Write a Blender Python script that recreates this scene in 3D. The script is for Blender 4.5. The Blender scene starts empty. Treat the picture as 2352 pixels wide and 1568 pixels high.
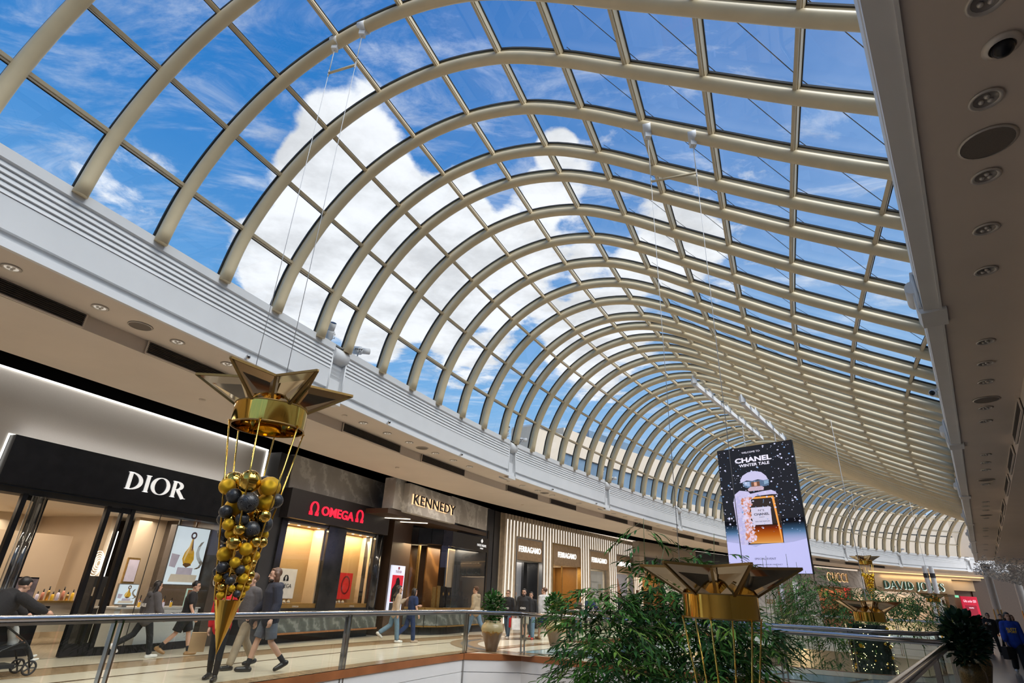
import bpy, math, random
from mathutils import Vector, Matrix
C = bpy.context.scene
COL = C.collection
rad = math.radians

# ---------------------------------------------------------------- camera
FPX, PITCH, ROLL, CAMZ = 1280.0, rad(24.2), rad(2.7), 1.68
_cp, _sp, _cr, _sr = math.cos(PITCH), math.sin(PITCH), math.cos(ROLL), math.sin(ROLL)
V_F = Vector((0, _cp, _sp)); _u = Vector((0, -_sp, _cp)); _r = Vector((1, 0, 0))
V_R = _r * _cr + _u * _sr
V_U = _u * _cr - _r * _sr
cam = bpy.data.cameras.new('camera'); camo = bpy.data.objects.new('camera', cam); COL.objects.link(camo)
cam.sensor_width = 36.0; cam.lens = FPX / 2352 * 36.0; cam.clip_end = 600; cam.clip_start = .05
camo.matrix_world = Matrix(((V_R.x, V_U.x, -V_F.x, 0), (V_R.y, V_U.y, -V_F.y, 0), (V_R.z, V_U.z, -V_F.z, CAMZ), (0, 0, 0, 1)))
C.camera = camo

# ---------------------------------------------------------------- exposure
vs = C.view_settings
vs.view_transform = 'Standard'; vs.look = 'None'; vs.gamma = 1.0; vs.use_curve_mapping = False
vs.exposure = 0.0
cy = C.cycles
cy.max_bounces = 8; cy.diffuse_bounces = 4; cy.glossy_bounces = 4; cy.transmission_bounces = 4
cy.transparent_max_bounces = 18; cy.caustics_reflective = False; cy.caustics_refractive = False
cy.sample_clamp_indirect = 4.0

def ray(px, py):
    d = V_F * FPX + V_R * (px - 1176) + V_U * (784 - py)
    return d / math.hypot(d.x, d.y)
def at(px, py, dist):
    d = ray(px, py) * dist
    return Vector((d.x, d.y, d.z + CAMZ))

# ---------------------------------------------------------------- sky with clouds
def build_world():
    w = bpy.data.worlds.new('sky'); C.world = w; w.use_nodes = True
    nt = w.node_tree; nt.nodes.clear(); N = nt.nodes.new; L = nt.links.new
    out = N('ShaderNodeOutputWorld'); bg = N('ShaderNodeBackground'); L(bg.outputs[0], out.inputs[0])
    tc = N('ShaderNodeTexCoord'); d = tc.outputs['Generated']
    def math_(op, a, b=None, clamp=False):
        n = N('ShaderNodeMath'); n.operation = op; n.use_clamp = clamp
        for i, v in enumerate((a, b)):
            if v is None: continue
            if isinstance(v, (int, float)): n.inputs[i].default_value = v
            else: L(v, n.inputs[i])
        return n.outputs[0]
    def mrange(v, a, b, c, e, smooth=True):
        n = N('ShaderNodeMapRange'); n.interpolation_type = 'SMOOTHSTEP' if smooth else 'LINEAR'
        n.inputs[1].default_value = a; n.inputs[2].default_value = b; n.inputs[3].default_value = c; n.inputs[4].default_value = e
        L(v, n.inputs[0]); return n.outputs[0]
    sep = N('ShaderNodeSeparateXYZ'); L(d, sep.inputs[0])
    z = math_('MAXIMUM', sep.outputs[2], .06)
    comb = N('ShaderNodeCombineXYZ')
    L(math_('DIVIDE', sep.outputs[0], z), comb.inputs[0]); L(math_('DIVIDE', sep.outputs[1], z), comb.inputs[1])
    def noise(scale, det, rough, dist, off=(0, 0, 0), sc=(1, 1, 1)):
        mp = N('ShaderNodeMapping'); mp.inputs['Location'].default_value = off; mp.inputs['Scale'].default_value = sc
        L(comb.outputs[0], mp.inputs[0])
        n = N('ShaderNodeTexNoise'); n.inputs['Scale'].default_value = scale; n.inputs['Detail'].default_value = det
        n.inputs['Roughness'].default_value = rough; n.inputs['Distortion'].default_value = dist
        L(mp.outputs[0], n.inputs['Vector']); return n.outputs['Fac']
    blobs = [(800, 330, 150, .75), (720, 420, 120, .6), (900, 500, 170, .8), (760, 600, 190, .85), (640, 600, 120, .6), (960, 650, 170, .75),
             (860, 760, 110, .6), (1040, 480, 100, .55), (1060, 420, 60, .35), (1290, 400, 110, .45), (1270, 330, 60, .4), (1130, 560, 110, .5),
             (1080, 800, 150, .45), (1530, 540, 140, .5), (1400, 640, 110, .3), (1300, 560, 110, .4), (1380, 820, 160, .5), (1480, 700, 120, .3), (560, 520, 90, .22), (870, 150, 80, .3), (620, 760, 130, .5), (1180, 660, 130, .5), (1330, 760, 130, .5), (1000, 560, 120, .6), (1220, 470, 80, .4), (1640, 620, 130, .32), (1700, 420, 120, .22), (1450, 330, 100, .25), (330, 420, 120, .22), (430, 120, 100, .2), (130, 430, 100, .2)]
    tot = None
    for px, py, r, wt in blobs:
        v = ray(px, py).normalized()
        n = N('ShaderNodeVectorMath'); n.operation = 'DOT_PRODUCT'; L(d, n.inputs[0]); n.inputs[1].default_value = v
        ang = r / 1280.0
        m = math_('MULTIPLY', mrange(n.outputs['Value'], math.cos(ang), math.cos(ang * .1), 0, 1), wt)
        tot = m if tot is None else math_('ADD', tot, m)
    tot = math_('MINIMUM', tot, .75)
    n1 = noise(5.5, 9, .62, .15)
    n2 = noise(2.2, 8, .68, .7, (3.1, 1.7, 0), (1.0, 2.2, 1))
    dens = math_('ADD', tot, n1)
    cl = mrange(dens, .72, .98, 0, 1)
    wisp = mrange(n2, .43, .80, 0, .68)
    cl = math_('MAXIMUM', math_('MAXIMUM', cl, wisp), mrange(sep.outputs[0], -.35, .55, .0, .16))
    # sky colour by height
    ramp = N('ShaderNodeValToRGB'); L(sep.outputs[2], ramp.inputs[0])
    e = ramp.color_ramp.elements
    e[0].position = 0.0; e[0].color = (.30, .30, .30, 1)
    e[1].position = .95; e[1].color = (.014, .145, .50, 1)
    a = ramp.color_ramp.elements.new(.02); a.color = (.45, .62, .80, 1)
    a = ramp.color_ramp.elements.new(.30); a.color = (.19, .45, .80, 1)
    a = ramp.color_ramp.elements.new(.62); a.color = (.04, .235, .62, 1)
    shade = mrange(noise(3.5, 6, .6, 0, (9, 2, 0)), .3, .62, .72, 1.02)
    cc = N('ShaderNodeCombineColor'); L(shade, cc.inputs[0]); L(shade, cc.inputs[1]); L(math_('MULTIPLY', shade, 1.03), cc.inputs[2])
    mx = N('ShaderNodeMix'); mx.data_type = 'RGBA'; L(cl, mx.inputs[0]); L(ramp.outputs[0], mx.inputs[6]); L(cc.outputs[0], mx.inputs[7])
    L(mx.outputs[2], bg.inputs[0]); bg.inputs[1].default_value = 1.05
build_world()

# sunlight softened by the clouds, from behind the camera on the right
sun = bpy.data.lights.new('sun', 'SUN'); suno = bpy.data.objects.new('sun', sun); COL.objects.link(suno)
sun.energy = 5.0; sun.angle = rad(50); sun.color = (1.0, .965, .91)
suno.rotation_euler = (Vector((-.62, .50, -1.0))).to_track_quat('-Z', 'Y').to_euler()

LAMP = 3.2
def area(name, loc, size, energy, color=(1, .8, .58), size_y=None, direction=(0, 0, -1), spread=180):
    l = bpy.data.lights.new(name, 'AREA'); o = bpy.data.objects.new(name, l); COL.objects.link(o)
    l.energy = energy * LAMP; l.color = color; l.size = size; l.spread = rad(spread)
    if size_y: l.shape = 'RECTANGLE'; l.size_y = size_y
    o.location = loc; o.rotation_euler = Vector(direction).to_track_quat('-Z', 'Y').to_euler()
    return o
# ---------------------------------------------------------------- helpers
class MB:
    """collects shapes and links them as one mesh object"""
    def __init__(s): s.v = []; s.f = []; s.sm = []
    def add(s, vs_, fs_, smooth=False):
        k = len(s.v); s.v += [tuple(v) for v in vs_]
        for f in fs_: s.f.append([i + k for i in f]); s.sm.append(smooth)
        return s
    def box(s, x0, y0, z0, x1, y1, z1):
        v = [(x0, y0, z0), (x1, y0, z0), (x1, y1, z0), (x0, y1, z0), (x0, y0, z1), (x1, y0, z1), (x1, y1, z1), (x0, y1, z1)]
        return s.add(v, [(3, 2, 1, 0), (4, 5, 6, 7), (0, 1, 5, 4), (1, 2, 6, 5), (2, 3, 7, 6), (3, 0, 4, 7)])
    def bar(s, a, b, w, h, up=(0, 0, 1)):
        a, b = Vector(a), Vector(b); d = (b - a).normalized(); up = Vector(up)
        x = d.cross(up)
        if x.length < 1e-4: x = d.cross(Vector((1, 0, 0)))
        x.normalize(); y = x.cross(d).normalized()
        v = []
        for p in (a, b):
            for sx, sy in ((-1, -1), (1, -1), (1, 1), (-1, 1)): v.append(p + x * sx * w / 2 + y * sy * h / 2)
        return s.add(v, [(3, 2, 1, 0), (4, 5, 6, 7), (0, 1, 5, 4), (1, 2, 6, 5), (2, 3, 7, 6), (3, 0, 4, 7)])
    def quad(s, a, b, c, d): return s.add([a, b, c, d], [(0, 1, 2, 3)])
    def poly(s, pts): return s.add(pts, [tuple(range(len(pts)))])
    def tube(s, pts, r, n=8, caps=True, smooth=True, sq=1.0):
        pts = [Vector(p) for p in pts]; m = len(pts)
        rs = [r] * m if isinstance(r, (int, float)) else list(r)
        v = []; f = []; px = None
        for i, p in enumerate(pts):
            t = (pts[min(i + 1, m - 1)] - pts[max(i - 1, 0)])
            t = t.normalized() if t.length > 1e-9 else Vector((0, 0, 1))
            if px is None:
                ref = Vector((0, 0, 1)) if abs(t.z) < .9 else Vector((1, 0, 0))
                px = t.cross(ref).normalized()
            else:
                px = px - t * px.dot(t)
                px = px.normalized() if px.length > 1e-6 else t.orthogonal().normalized()
            py = t.cross(px)
            for k in range(n):
                a = 2 * math.pi * k / n
                v.append(p + px * math.cos(a) * rs[i] + py * math.sin(a) * rs[i] * sq)
        for i in range(m - 1):
            for k in range(n):
                f.append((i * n + k, i * n + (k + 1) % n, (i + 1) * n + (k + 1) % n, (i + 1) * n + k))
        s.add(v, f, smooth)
        if caps:
            k0 = len(s.v) - len(v)
            s.f.append([k0 + k for k in range(n)][::-1]); s.sm.append(False)
            s.f.append([k0 + (m - 1) * n + k for k in range(n)]); s.sm.append(False)
        return s
    def lathe(s, prof, n=24, c=(0, 0, 0), smooth=True):
        v = []; f = []
        for r, z in prof:
            for k in range(n):
                a = 2 * math.pi * k / n; v.append((c[0] + r * math.cos(a), c[1] + r * math.sin(a), c[2] + z))
        for i in range(len(prof) - 1):
            for k in range(n): f.append((i * n + k, i * n + (k + 1) % n, (i + 1) * n + (k + 1) % n, (i + 1) * n + k))
        return s.add(v, f, smooth)
    def ball(s, c, r, nu=14, nv=9, sc=(1, 1, 1), rot=None):
        v = [Vector((0, 0, -1))]; f = []
        for i in range(1, nv):
            th = math.pi * i / nv
            for k in range(nu):
                a = 2 * math.pi * k / nu; v.append(Vector((math.sin(th) * math.cos(a), math.sin(th) * math.sin(a), -math.cos(th))))
        v.append(Vector((0, 0, 1))); top = len(v) - 1
        for k in range(nu):
            f.append((0, 1 + (k + 1) % nu, 1 + k)); f.append((top, top - nu + k, top - nu + (k + 1) % nu))
        for i in range(nv - 2):
            for k in range(nu): f.append((1 + i * nu + k, 1 + i * nu + (k + 1) % nu, 1 + (i + 1) * nu + (k + 1) % nu, 1 + (i + 1) * nu + k))
        w = []
        for p in v:
            q = Vector((p.x * sc[0], p.y * sc[1], p.z * sc[2])) * r
            if rot is not None: q = rot @ q
            w.append(q + Vector(c))
        return s.add(w, f, True)
    def prism(s, pts, y0, y1):
        """polygon in x,z drawn out along y"""
        n = len(pts); v = [(p[0], y0, p[1]) for p in pts] + [(p[0], y1, p[1]) for p in pts]
        f = [tuple(range(n)), tuple(range(2 * n - 1, n - 1, -1))] + [(i, i + n, (i + 1) % n + n, (i + 1) % n) for i in range(n)]
        return s.add(v, f)
    def slab(s, pts, z0, z1):
        n = len(pts); v = [(p[0], p[1], z0) for p in pts] + [(p[0], p[1], z1) for p in pts]
        f = [tuple(range(n - 1, -1, -1)), tuple(range(n, 2 * n))] + [(i, (i + 1) % n, (i + 1) % n + n, i + n) for i in range(n)]
        return s.add(v, f)
    def build(s, name, mat, parent=None):
        me = bpy.data.meshes.new(name); me.from_pydata(s.v, [], s.f); me.validate()
        if len(me.polygons) == len(s.sm): me.polygons.foreach_set('use_smooth', s.sm)
        me.update()
        o = bpy.data.objects.new(name, me); COL.objects.link(o)
        if mat is not None: me.materials.append(mat)
        if parent is not None: o.parent = parent
        return o

def tag(o, label, cat, group=None, kind=None):
    o['label'] = label; o['category'] = cat
    if group: o['group'] = group
    if kind: o['kind'] = kind
    return o
def struct(o, label=None):
    o['kind'] = 'structure'
    if label: o['label'] = label
    return o
def thing(name, label, cat, loc=(0, 0, 0), rz=0.0, group=None):
    o = bpy.data.objects.new(name, None); COL.objects.link(o); o.empty_display_size = .2
    o.location = loc; o.rotation_euler = (0, 0, rz)
    return tag(o, label, cat, group)
def dup(o, loc=None, rz=None, label=None, parent=None):
    c = o.copy(); COL.objects.link(c)
    if parent is not None: c.parent = parent
    if loc is not None: c.location = loc
    if rz is not None: c.rotation_euler = (0, 0, rz)
    if label: c['label'] = label
    for ch in list(o.children): dup(ch, parent=c)
    return c

# ---------------------------------------------------------------- materials
MATS = {}
def mat(name, col, rough=.5, metal=0.0, var=.06, scale=6.0, bump=0.0, emit=None, es=0.0, spec=.5, bscale=None, coat=0.0):
    if name in MATS: return MATS[name]
    m = bpy.data.materials.new(name); m.use_nodes = True; nt = m.node_tree; b = nt.nodes['Principled BSDF']
    b.inputs['Roughness'].default_value = rough; b.inputs['Metallic'].default_value = metal
    b.inputs['Specular IOR Level'].default_value = spec; b.inputs['Coat Weight'].default_value = coat
    b.inputs['Base Color'].default_value = (*col, 1)
    tc = nt.nodes.new('ShaderNodeTexCoord')
    if var > 0:
        n = nt.nodes.new('ShaderNodeTexNoise'); n.inputs['Scale'].default_value = scale; n.inputs['Detail'].default_value = 4
        nt.links.new(tc.outputs['Object'], n.inputs['Vector'])
        r = nt.nodes.new('ShaderNodeValToRGB'); nt.links.new(n.outputs['Fac'], r.inputs[0])
        r.color_ramp.elements[0].position = .3; r.color_ramp.elements[1].position = .7
        r.color_ramp.elements[0].color = (*[max(0, c * (1 - var)) for c in col], 1)
        r.color_ramp.elements[1].color = (*[min(1, c * (1 + var)) for c in col], 1)
        nt.links.new(r.outputs[0], b.inputs['Base Color'])
    if bump > 0:
        n = nt.nodes.new('ShaderNodeTexNoise'); n.inputs['Scale'].default_value = bscale or scale * 4; n.inputs['Detail'].default_value = 5
        nt.links.new(tc.outputs['Object'], n.inputs['Vector'])
        bp = nt.nodes.new('ShaderNodeBump'); bp.inputs['Strength'].default_value = bump; bp.inputs['Distance'].default_value = .02
        nt.links.new(n.outputs['Fac'], bp.inputs['Height']); nt.links.new(bp.outputs[0], b.inputs['Normal'])
    if emit:
        b.inputs['Emission Color'].default_value = (*emit, 1); b.inputs['Emission Strength'].default_value = es
    MATS[name] = m; return m

def glass(name, tint=(1, 1, 1), refl=.08, graz=.6):
    """thin pane: lets light straight through and mirrors a little, more at grazing angles"""
    if name in MATS: return MATS[name]
    m = bpy.data.materials.new(name); m.use_nodes = True; nt = m.node_tree; nt.nodes.clear(); N = nt.nodes.new
    out = N('ShaderNodeOutputMaterial'); mx = N('ShaderNodeMixShader'); t = N('ShaderNodeBsdfTransparent'); g = N('ShaderNodeBsdfGlossy')
    t.inputs[0].default_value = (*tint, 1); g.inputs['Roughness'].default_value = .0
    lw = N('ShaderNodeLayerWeight'); lw.inputs[0].default_value = .25
    mr = N('ShaderNodeMapRange'); mr.inputs[3].default_value = refl; mr.inputs[4].default_value = graz
    nt.links.new(lw.outputs['Fresnel'], mr.inputs[0]); nt.links.new(mr.outputs[0], mx.inputs[0])
    nt.links.new(t.outputs[0], mx.inputs[1]); nt.links.new(g.outputs[0], mx.inputs[2]); nt.links.new(mx.outputs[0], out.inputs[0])
    MATS[name] = m; return m

def emis(name, col, s=1.0):
    return mat(name, tuple(c * .5 for c in col), .6, 0, 0.0, emit=col, es=s)

def screen_fade(name, stops, z0, z1, s=.85):
    """picture on a screen that fades from one colour to the next up its height"""
    m = bpy.data.materials.new(name); m.use_nodes = True; nt = m.node_tree; nt.nodes.clear(); N = nt.nodes.new
    out = N('ShaderNodeOutputMaterial'); e = N('ShaderNodeEmission'); tc = N('ShaderNodeTexCoord'); sp = N('ShaderNodeSeparateXYZ'); mr = N('ShaderNodeMapRange'); r = N('ShaderNodeValToRGB')
    nt.links.new(tc.outputs['Object'], sp.inputs[0]); nt.links.new(sp.outputs[2], mr.inputs[0]); mr.inputs[1].default_value = z0; mr.inputs[2].default_value = z1
    nt.links.new(mr.outputs[0], r.inputs[0]); el = r.color_ramp.elements
    el[0].position, el[0].color = stops[0][0], (*stops[0][1], 1); el[1].position, el[1].color = stops[-1][0], (*stops[-1][1], 1)
    for p, c in stops[1:-1]: el.new(p).color = (*c, 1)
    nt.links.new(r.outputs[0], e.inputs[0]); e.inputs[1].default_value = s; nt.links.new(e.outputs[0], out.inputs[0]); MATS[name] = m; return m

def marble(name, c1, c2, scale=1.2, rough=.35, bump=0.0, dist=2.2):
    """veined stone"""
    if name in MATS: return MATS[name]
    m = bpy.data.materials.new(name); m.use_nodes = True; nt = m.node_tree; b = nt.nodes['Principled BSDF']; N = nt.nodes.new
    tc = N('ShaderNodeTexCoord'); w = N('ShaderNodeTexWave'); w.inputs['Scale'].default_value = scale; w.inputs['Distortion'].default_value = dist * 4
    w.inputs['Detail'].default_value = 6; w.inputs['Detail Scale'].default_value = 1.1; w.inputs['Detail Roughness'].default_value = .65; w.bands_direction = 'DIAGONAL'
    nt.links.new(tc.outputs['Object'], w.inputs['Vector'])
    r = N('ShaderNodeValToRGB'); nt.links.new(w.outputs['Fac'], r.inputs[0])
    e = r.color_ramp.elements; e[0].position = .0; e[0].color = (*c1, 1); e[1].position = 1; e[1].color = (*c2, 1)
    a = e.new(.78); a.color = (*[(x * .75 + y * .25) for x, y in zip(c1, c2)], 1)
    nt.links.new(r.outputs[0], b.inputs['Base Color']); b.inputs['Roughness'].default_value = rough
    if bump:
        bp = N('ShaderNodeBump'); bp.inputs['Strength'].default_value = bump; nt.links.new(w.outputs['Fac'], bp.inputs['Height']); nt.links.new(bp.outputs[0], b.inputs['Normal'])
    MATS[name] = m; return m

def tiles(name, c1, c2, grout, size=.9, rough=.18):
    if name in MATS: return MATS[name]
    m = bpy.data.materials.new(name); m.use_nodes = True; nt = m.node_tree; b = nt.nodes['Principled BSDF']; N = nt.nodes.new
    tc = N('ShaderNodeTexCoord'); mp = N('ShaderNodeMapping'); mp.inputs['Rotation'].default_value = (0, 0, rad(25)); nt.links.new(tc.outputs['Object'], mp.inputs[0])
    k = N('ShaderNodeTexBrick'); k.offset = 0; k.inputs['Scale'].default_value = 1; k.inputs['Brick Width'].default_value = size; k.inputs['Row Height'].default_value = size
    k.inputs['Mortar Size'].default_value = .006; k.inputs['Color1'].default_value = (*c1, 1); k.inputs['Color2'].default_value = (*c2, 1); k.inputs['Mortar'].default_value = (*grout, 1)
    nt.links.new(mp.outputs[0], k.inputs['Vector']); nt.links.new(k.outputs['Color'], b.inputs['Base Color'])
    b.inputs['Roughness'].default_value = rough; MATS[name] = m; return m

M_white = mat('white_paint', (.72, .72, .72), .55, var=.03, scale=1.5)
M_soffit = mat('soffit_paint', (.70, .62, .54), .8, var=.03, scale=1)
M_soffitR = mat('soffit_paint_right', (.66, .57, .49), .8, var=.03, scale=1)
M_cream = mat('cream_steel', (.68, .555, .35), .38, var=.05, scale=3)
M_bar = mat('glazing_bar', (.60, .50, .34), .4, var=.05, scale=3)
M_void = mat('unlit_void', (.003, .003, .003), .9, var=.1, spec=.0)  # near-black colour stands in for the darkness of the ceiling gap
M_gasket = mat('black_gasket', (.02, .02, .02), .6, var=.1)
M_chrome = mat('polished_steel', (.62, .63, .66), .16, 1.0, var=.04, scale=2)
M_post = mat('dark_polished_post', (.36, .35, .34), .12, 1.0, var=.05, scale=2)
M_steel = mat('brushed_steel', (.50, .50, .50), .3, 1.0, var=.06, scale=4)
M_gold = mat('polished_gold', (.78, .50, .10), .06, 1.0, var=.05, scale=3)
M_goldm = mat('glitter_gold', (.78, .47, .03), .38, .9, var=.25, scale=90, bump=.4, bscale=160)
M_bronze = mat('bronze_frame', (.36, .22, .07), .38, .7, var=.08, scale=5)
M_mirror = mat('bronze_mirror', (.46, .37, .25), .05, 1.0, var=.04, scale=2)
M_black = mat('black_gloss', (.012, .012, .014), .25, var=.2, scale=4, spec=.3)
M_blackm = mat('black_matt', (.018, .018, .02), .65, var=.2, scale=4)
M_dark = mat('dark_panel', (.035, .036, .04), .45, var=.15, scale=2)
M_terra = mat('terracotta_tile', (.30, .105, .035), .35, var=.22, scale=1.4)
M_wire = mat('steel_wire', (.66, .66, .66), .5, .0, var=.05)
G_roof = glass('roof_glass', (.93, .97, .99), .03, .55)
G_rail = glass('rail_glass', (.88, .94, .91), .035, .5)
G_shop = glass('shop_glass', (.93, .94, .93), .035, .6)

# ---------------------------------------------------------------- curve of the left edge of the void
CPTS = [(-12, -6), (-9.45, 0), (-7.0, 5.9), (-4.25, 12.1), (-1.15, 18.4), (2.3, 24.0), (8.35, 32.1), (15.2, 40.0), (20.5, 44.9), (26.3, 49.4), (31.7, 53.2), (37, 56.2), (42, 58.2), (47, 59.2), (53, 59.5), (60, 59)]
def _curve():
    P = []; c = [Vector(p) for p in CPTS]
    for i in range(1, len(c) - 2):
        a, b, d, e = c[i - 1:i + 3]
        for j in range(40):
            t = j / 40; P.append(.5 * ((2 * b) + (d - a) * t + (2 * a - 5 * b + 4 * d - e) * t * t + (3 * b - a - 3 * d + e) * t ** 3))
    S = [0]
    for i in range(1, len(P)): S.append(S[-1] + (P[i] - P[i - 1]).length)
    return P, S
CUR, CURS = _curve()
def cpos(s, o=0.0):
    """point and heading at length s along the edge, o metres to its left (towards the shops)"""
    s = max(.01, min(CURS[-1] - .01, s))
    lo, hi = 0, len(CURS) - 1
    while hi - lo > 1:
        m = (lo + hi) // 2
        if CURS[m] <= s: lo = m
        else: hi = m
    f = (s - CURS[lo]) / (CURS[hi] - CURS[lo])
    p = CUR[lo].lerp(CUR[hi], f)
    i = max(2, min(len(CUR) - 3, lo)); t = (CUR[i + 2] - CUR[i - 2]).normalized()
    return Vector((p.x - t.y * o, p.y + t.x * o)), t
def sweep(prof, s0, s1, ds=.8, closed=False, mb=None):
    """section (o, z) carried along the edge curve"""
    mb = mb or MB(); n = max(1, int((s1 - s0) / ds + .5)); m = len(prof); v = []; f = []
    for i in range(n + 1):
        s = s0 + (s1 - s0) * i / n; p, t = cpos(s)
        for o, z in prof: v.append((p.x - t.y * o, p.y + t.x * o, z))
    for i in range(n):
        for k in range(m if closed else m - 1):
            k2 = (k + 1) % m; f.append((i * m + k, i * m + k2, (i + 1) * m + k2, (i + 1) * m + k))
    if closed: f.append(tuple(range(m))); f.append(tuple(range(n * m + m - 1, n * m - 1, -1)))
    return mb.add(v, f)
RA = rad(38.5); RD = Vector((math.sin(RA), math.cos(RA))); RN = Vector((math.cos(RA), -math.sin(RA)))
def rpos(e, al, z=0.0):
    """point e metres right of, and al metres along, the straight right edge"""
    p = RN * e + RD * al; return Vector((p.x, p.y, z))
def rsweep(prof, a0, a1, closed=False, mb=None, n=1):
    mb = mb or MB(); m = len(prof)
    v = [rpos(e, a0 + (a1 - a0) * i / n, z) for i in range(n + 1) for e, z in prof]
    f = [(i * m + k, (i + 1) * m + k, (i + 1) * m + (k + 1) % m, i * m + (k + 1) % m) for i in range(n) for k in range(m if closed else m - 1)]
    if closed: f.append(tuple(range(m))); f.append(tuple(range(n * m + m - 1, n * m - 1, -1)))
    return mb.add(v, f)
def frame_rot(azd): return rad(90 - azd)     # local x runs along heading azd, local y into the shop

# ---------------------------------------------------------------- lettering
def text(name, s, mtl, parent=None, loc=(0, 0, 0), w=None, h=None, depth=.02, rot=(math.pi / 2, 0, 0), bold=0.0, mirror=False, link=True):
    """lettering stood up in x,z; w and h give its outer width and height"""
    cu = bpy.data.curves.new(name, 'FONT'); cu.body = s; cu.size = 1; cu.extrude = 0; cu.resolution_u = 3; cu.offset = bold
    to = bpy.data.objects.new(name, cu); COL.objects.link(to)
    me = bpy.data.meshes.new_from_object(to.evaluated_get(bpy.context.evaluated_depsgraph_get()))
    bpy.data.objects.remove(to); bpy.data.curves.remove(cu)
    xs = [v.co.x for v in me.vertices]; ys = [v.co.y for v in me.vertices]
    x0, x1, y0, y1 = min(xs), max(xs), min(ys), max(ys)
    sx = (w / (x1 - x0)) if w else None; sy = (h / (y1 - y0)) if h else None
    sx = sx or sy; sy = sy or sx
    for v in me.vertices:
        v.co.x = (v.co.x - x0) * sx; v.co.y = (v.co.y - y0) * sy; v.co.z = 0
    if depth > 0:
        mb = MB(); nv = len(me.vertices); vv = [tuple(v.co) for v in me.vertices]
        fs = [list(p.vertices) for p in me.polygons]
        cnt = {}
        for f in fs:
            for i in range(len(f)):
                e = (f[i], f[(i + 1) % len(f)]); cnt[e] = 1
        mb.v = [(x, y, depth) for x, y, _ in vv] + [(x, y, 0) for x, y, _ in vv]
        for f in fs: mb.f.append(f); mb.f.append([i + nv for i in f][::-1])
        for (a, b) in cnt:
            if (b, a) not in cnt: mb.f.append([a, a + nv, b + nv, b])
        mb.sm = [False] * len(mb.f)
        bpy.data.meshes.remove(me); o = mb.build(name, mtl, parent)
    else:
        o = bpy.data.objects.new(name, me); COL.objects.link(o); me.materials.append(mtl); o.parent = parent
    o.location = loc; o.rotation_euler = rot
    return o

_SER = {  # strokes of roman capitals: (points, thick) ; 1 = thick, 0 = thin
    'I': (.34, [([(.17, 0), (.17, 1)], 1)], [(.17, 0), (.17, 1)]),
    'D': (.86, [([(.2, 0), (.2, 1)], 1), 'bowlD'], [(.2, 0), (.2, 1)]),
    'O': (.95, ['O'], []), 'C': (.85, ['C'], []), 'G': (.92, ['C', ([(.74, .42), (.74, .1)], 1)], [(.74, .42)]),
    'R': (.84, [([(.2, 0), (.2, 1)], 1), 'bowlP', ([(.42, .47), (.78, 0)], 1)], [(.2, 0), (.2, 1), (.8, 0)]),
    'A': (.86, [([(.06, 0), (.43, 1)], 0), ([(.43, 1), (.8, 0)], 1), ([(.2, .34), (.67, .34)], 0)], [(.06, 0), (.8, 0)]),
    'V': (.86, [([(.06, 1), (.43, 0)], 1), ([(.43, 0), (.8, 1)], 0)], [(.06, 1), (.8, 1)]),
    'J': (.5, [([(.3, 1), (.3, .1), (.2, -.08), (.06, -.1)], 1)], [(.3, 1)]),
    'N': (.92, [([(.16, 0), (.16, 1)], 0), ([(.16, 1), (.76, 0)], 1), ([(.76, 0), (.76, 1)], 0)], [(.16, 0), (.12, 1), (.76, 1)]),
    'E': (.68, [([(.18, 0), (.18, 1)], 1), ([(.18, .97), (.6, .97)], 0), ([(.18, .5), (.5, .5)], 0), ([(.18, .03), (.62, .03)], 0)], [(.18, 0), (.18, 1)]),
    'S': (.62, ['S'], []),
    'U': (.86, [([(.18, 1), (.18, .3), (.26, .08), (.45, 0), (.62, .08), (.7, .3)], 1), ([(.7, .3), (.7, 1)], 0)], [(.18, 1), (.7, 1)]),
}
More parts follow.
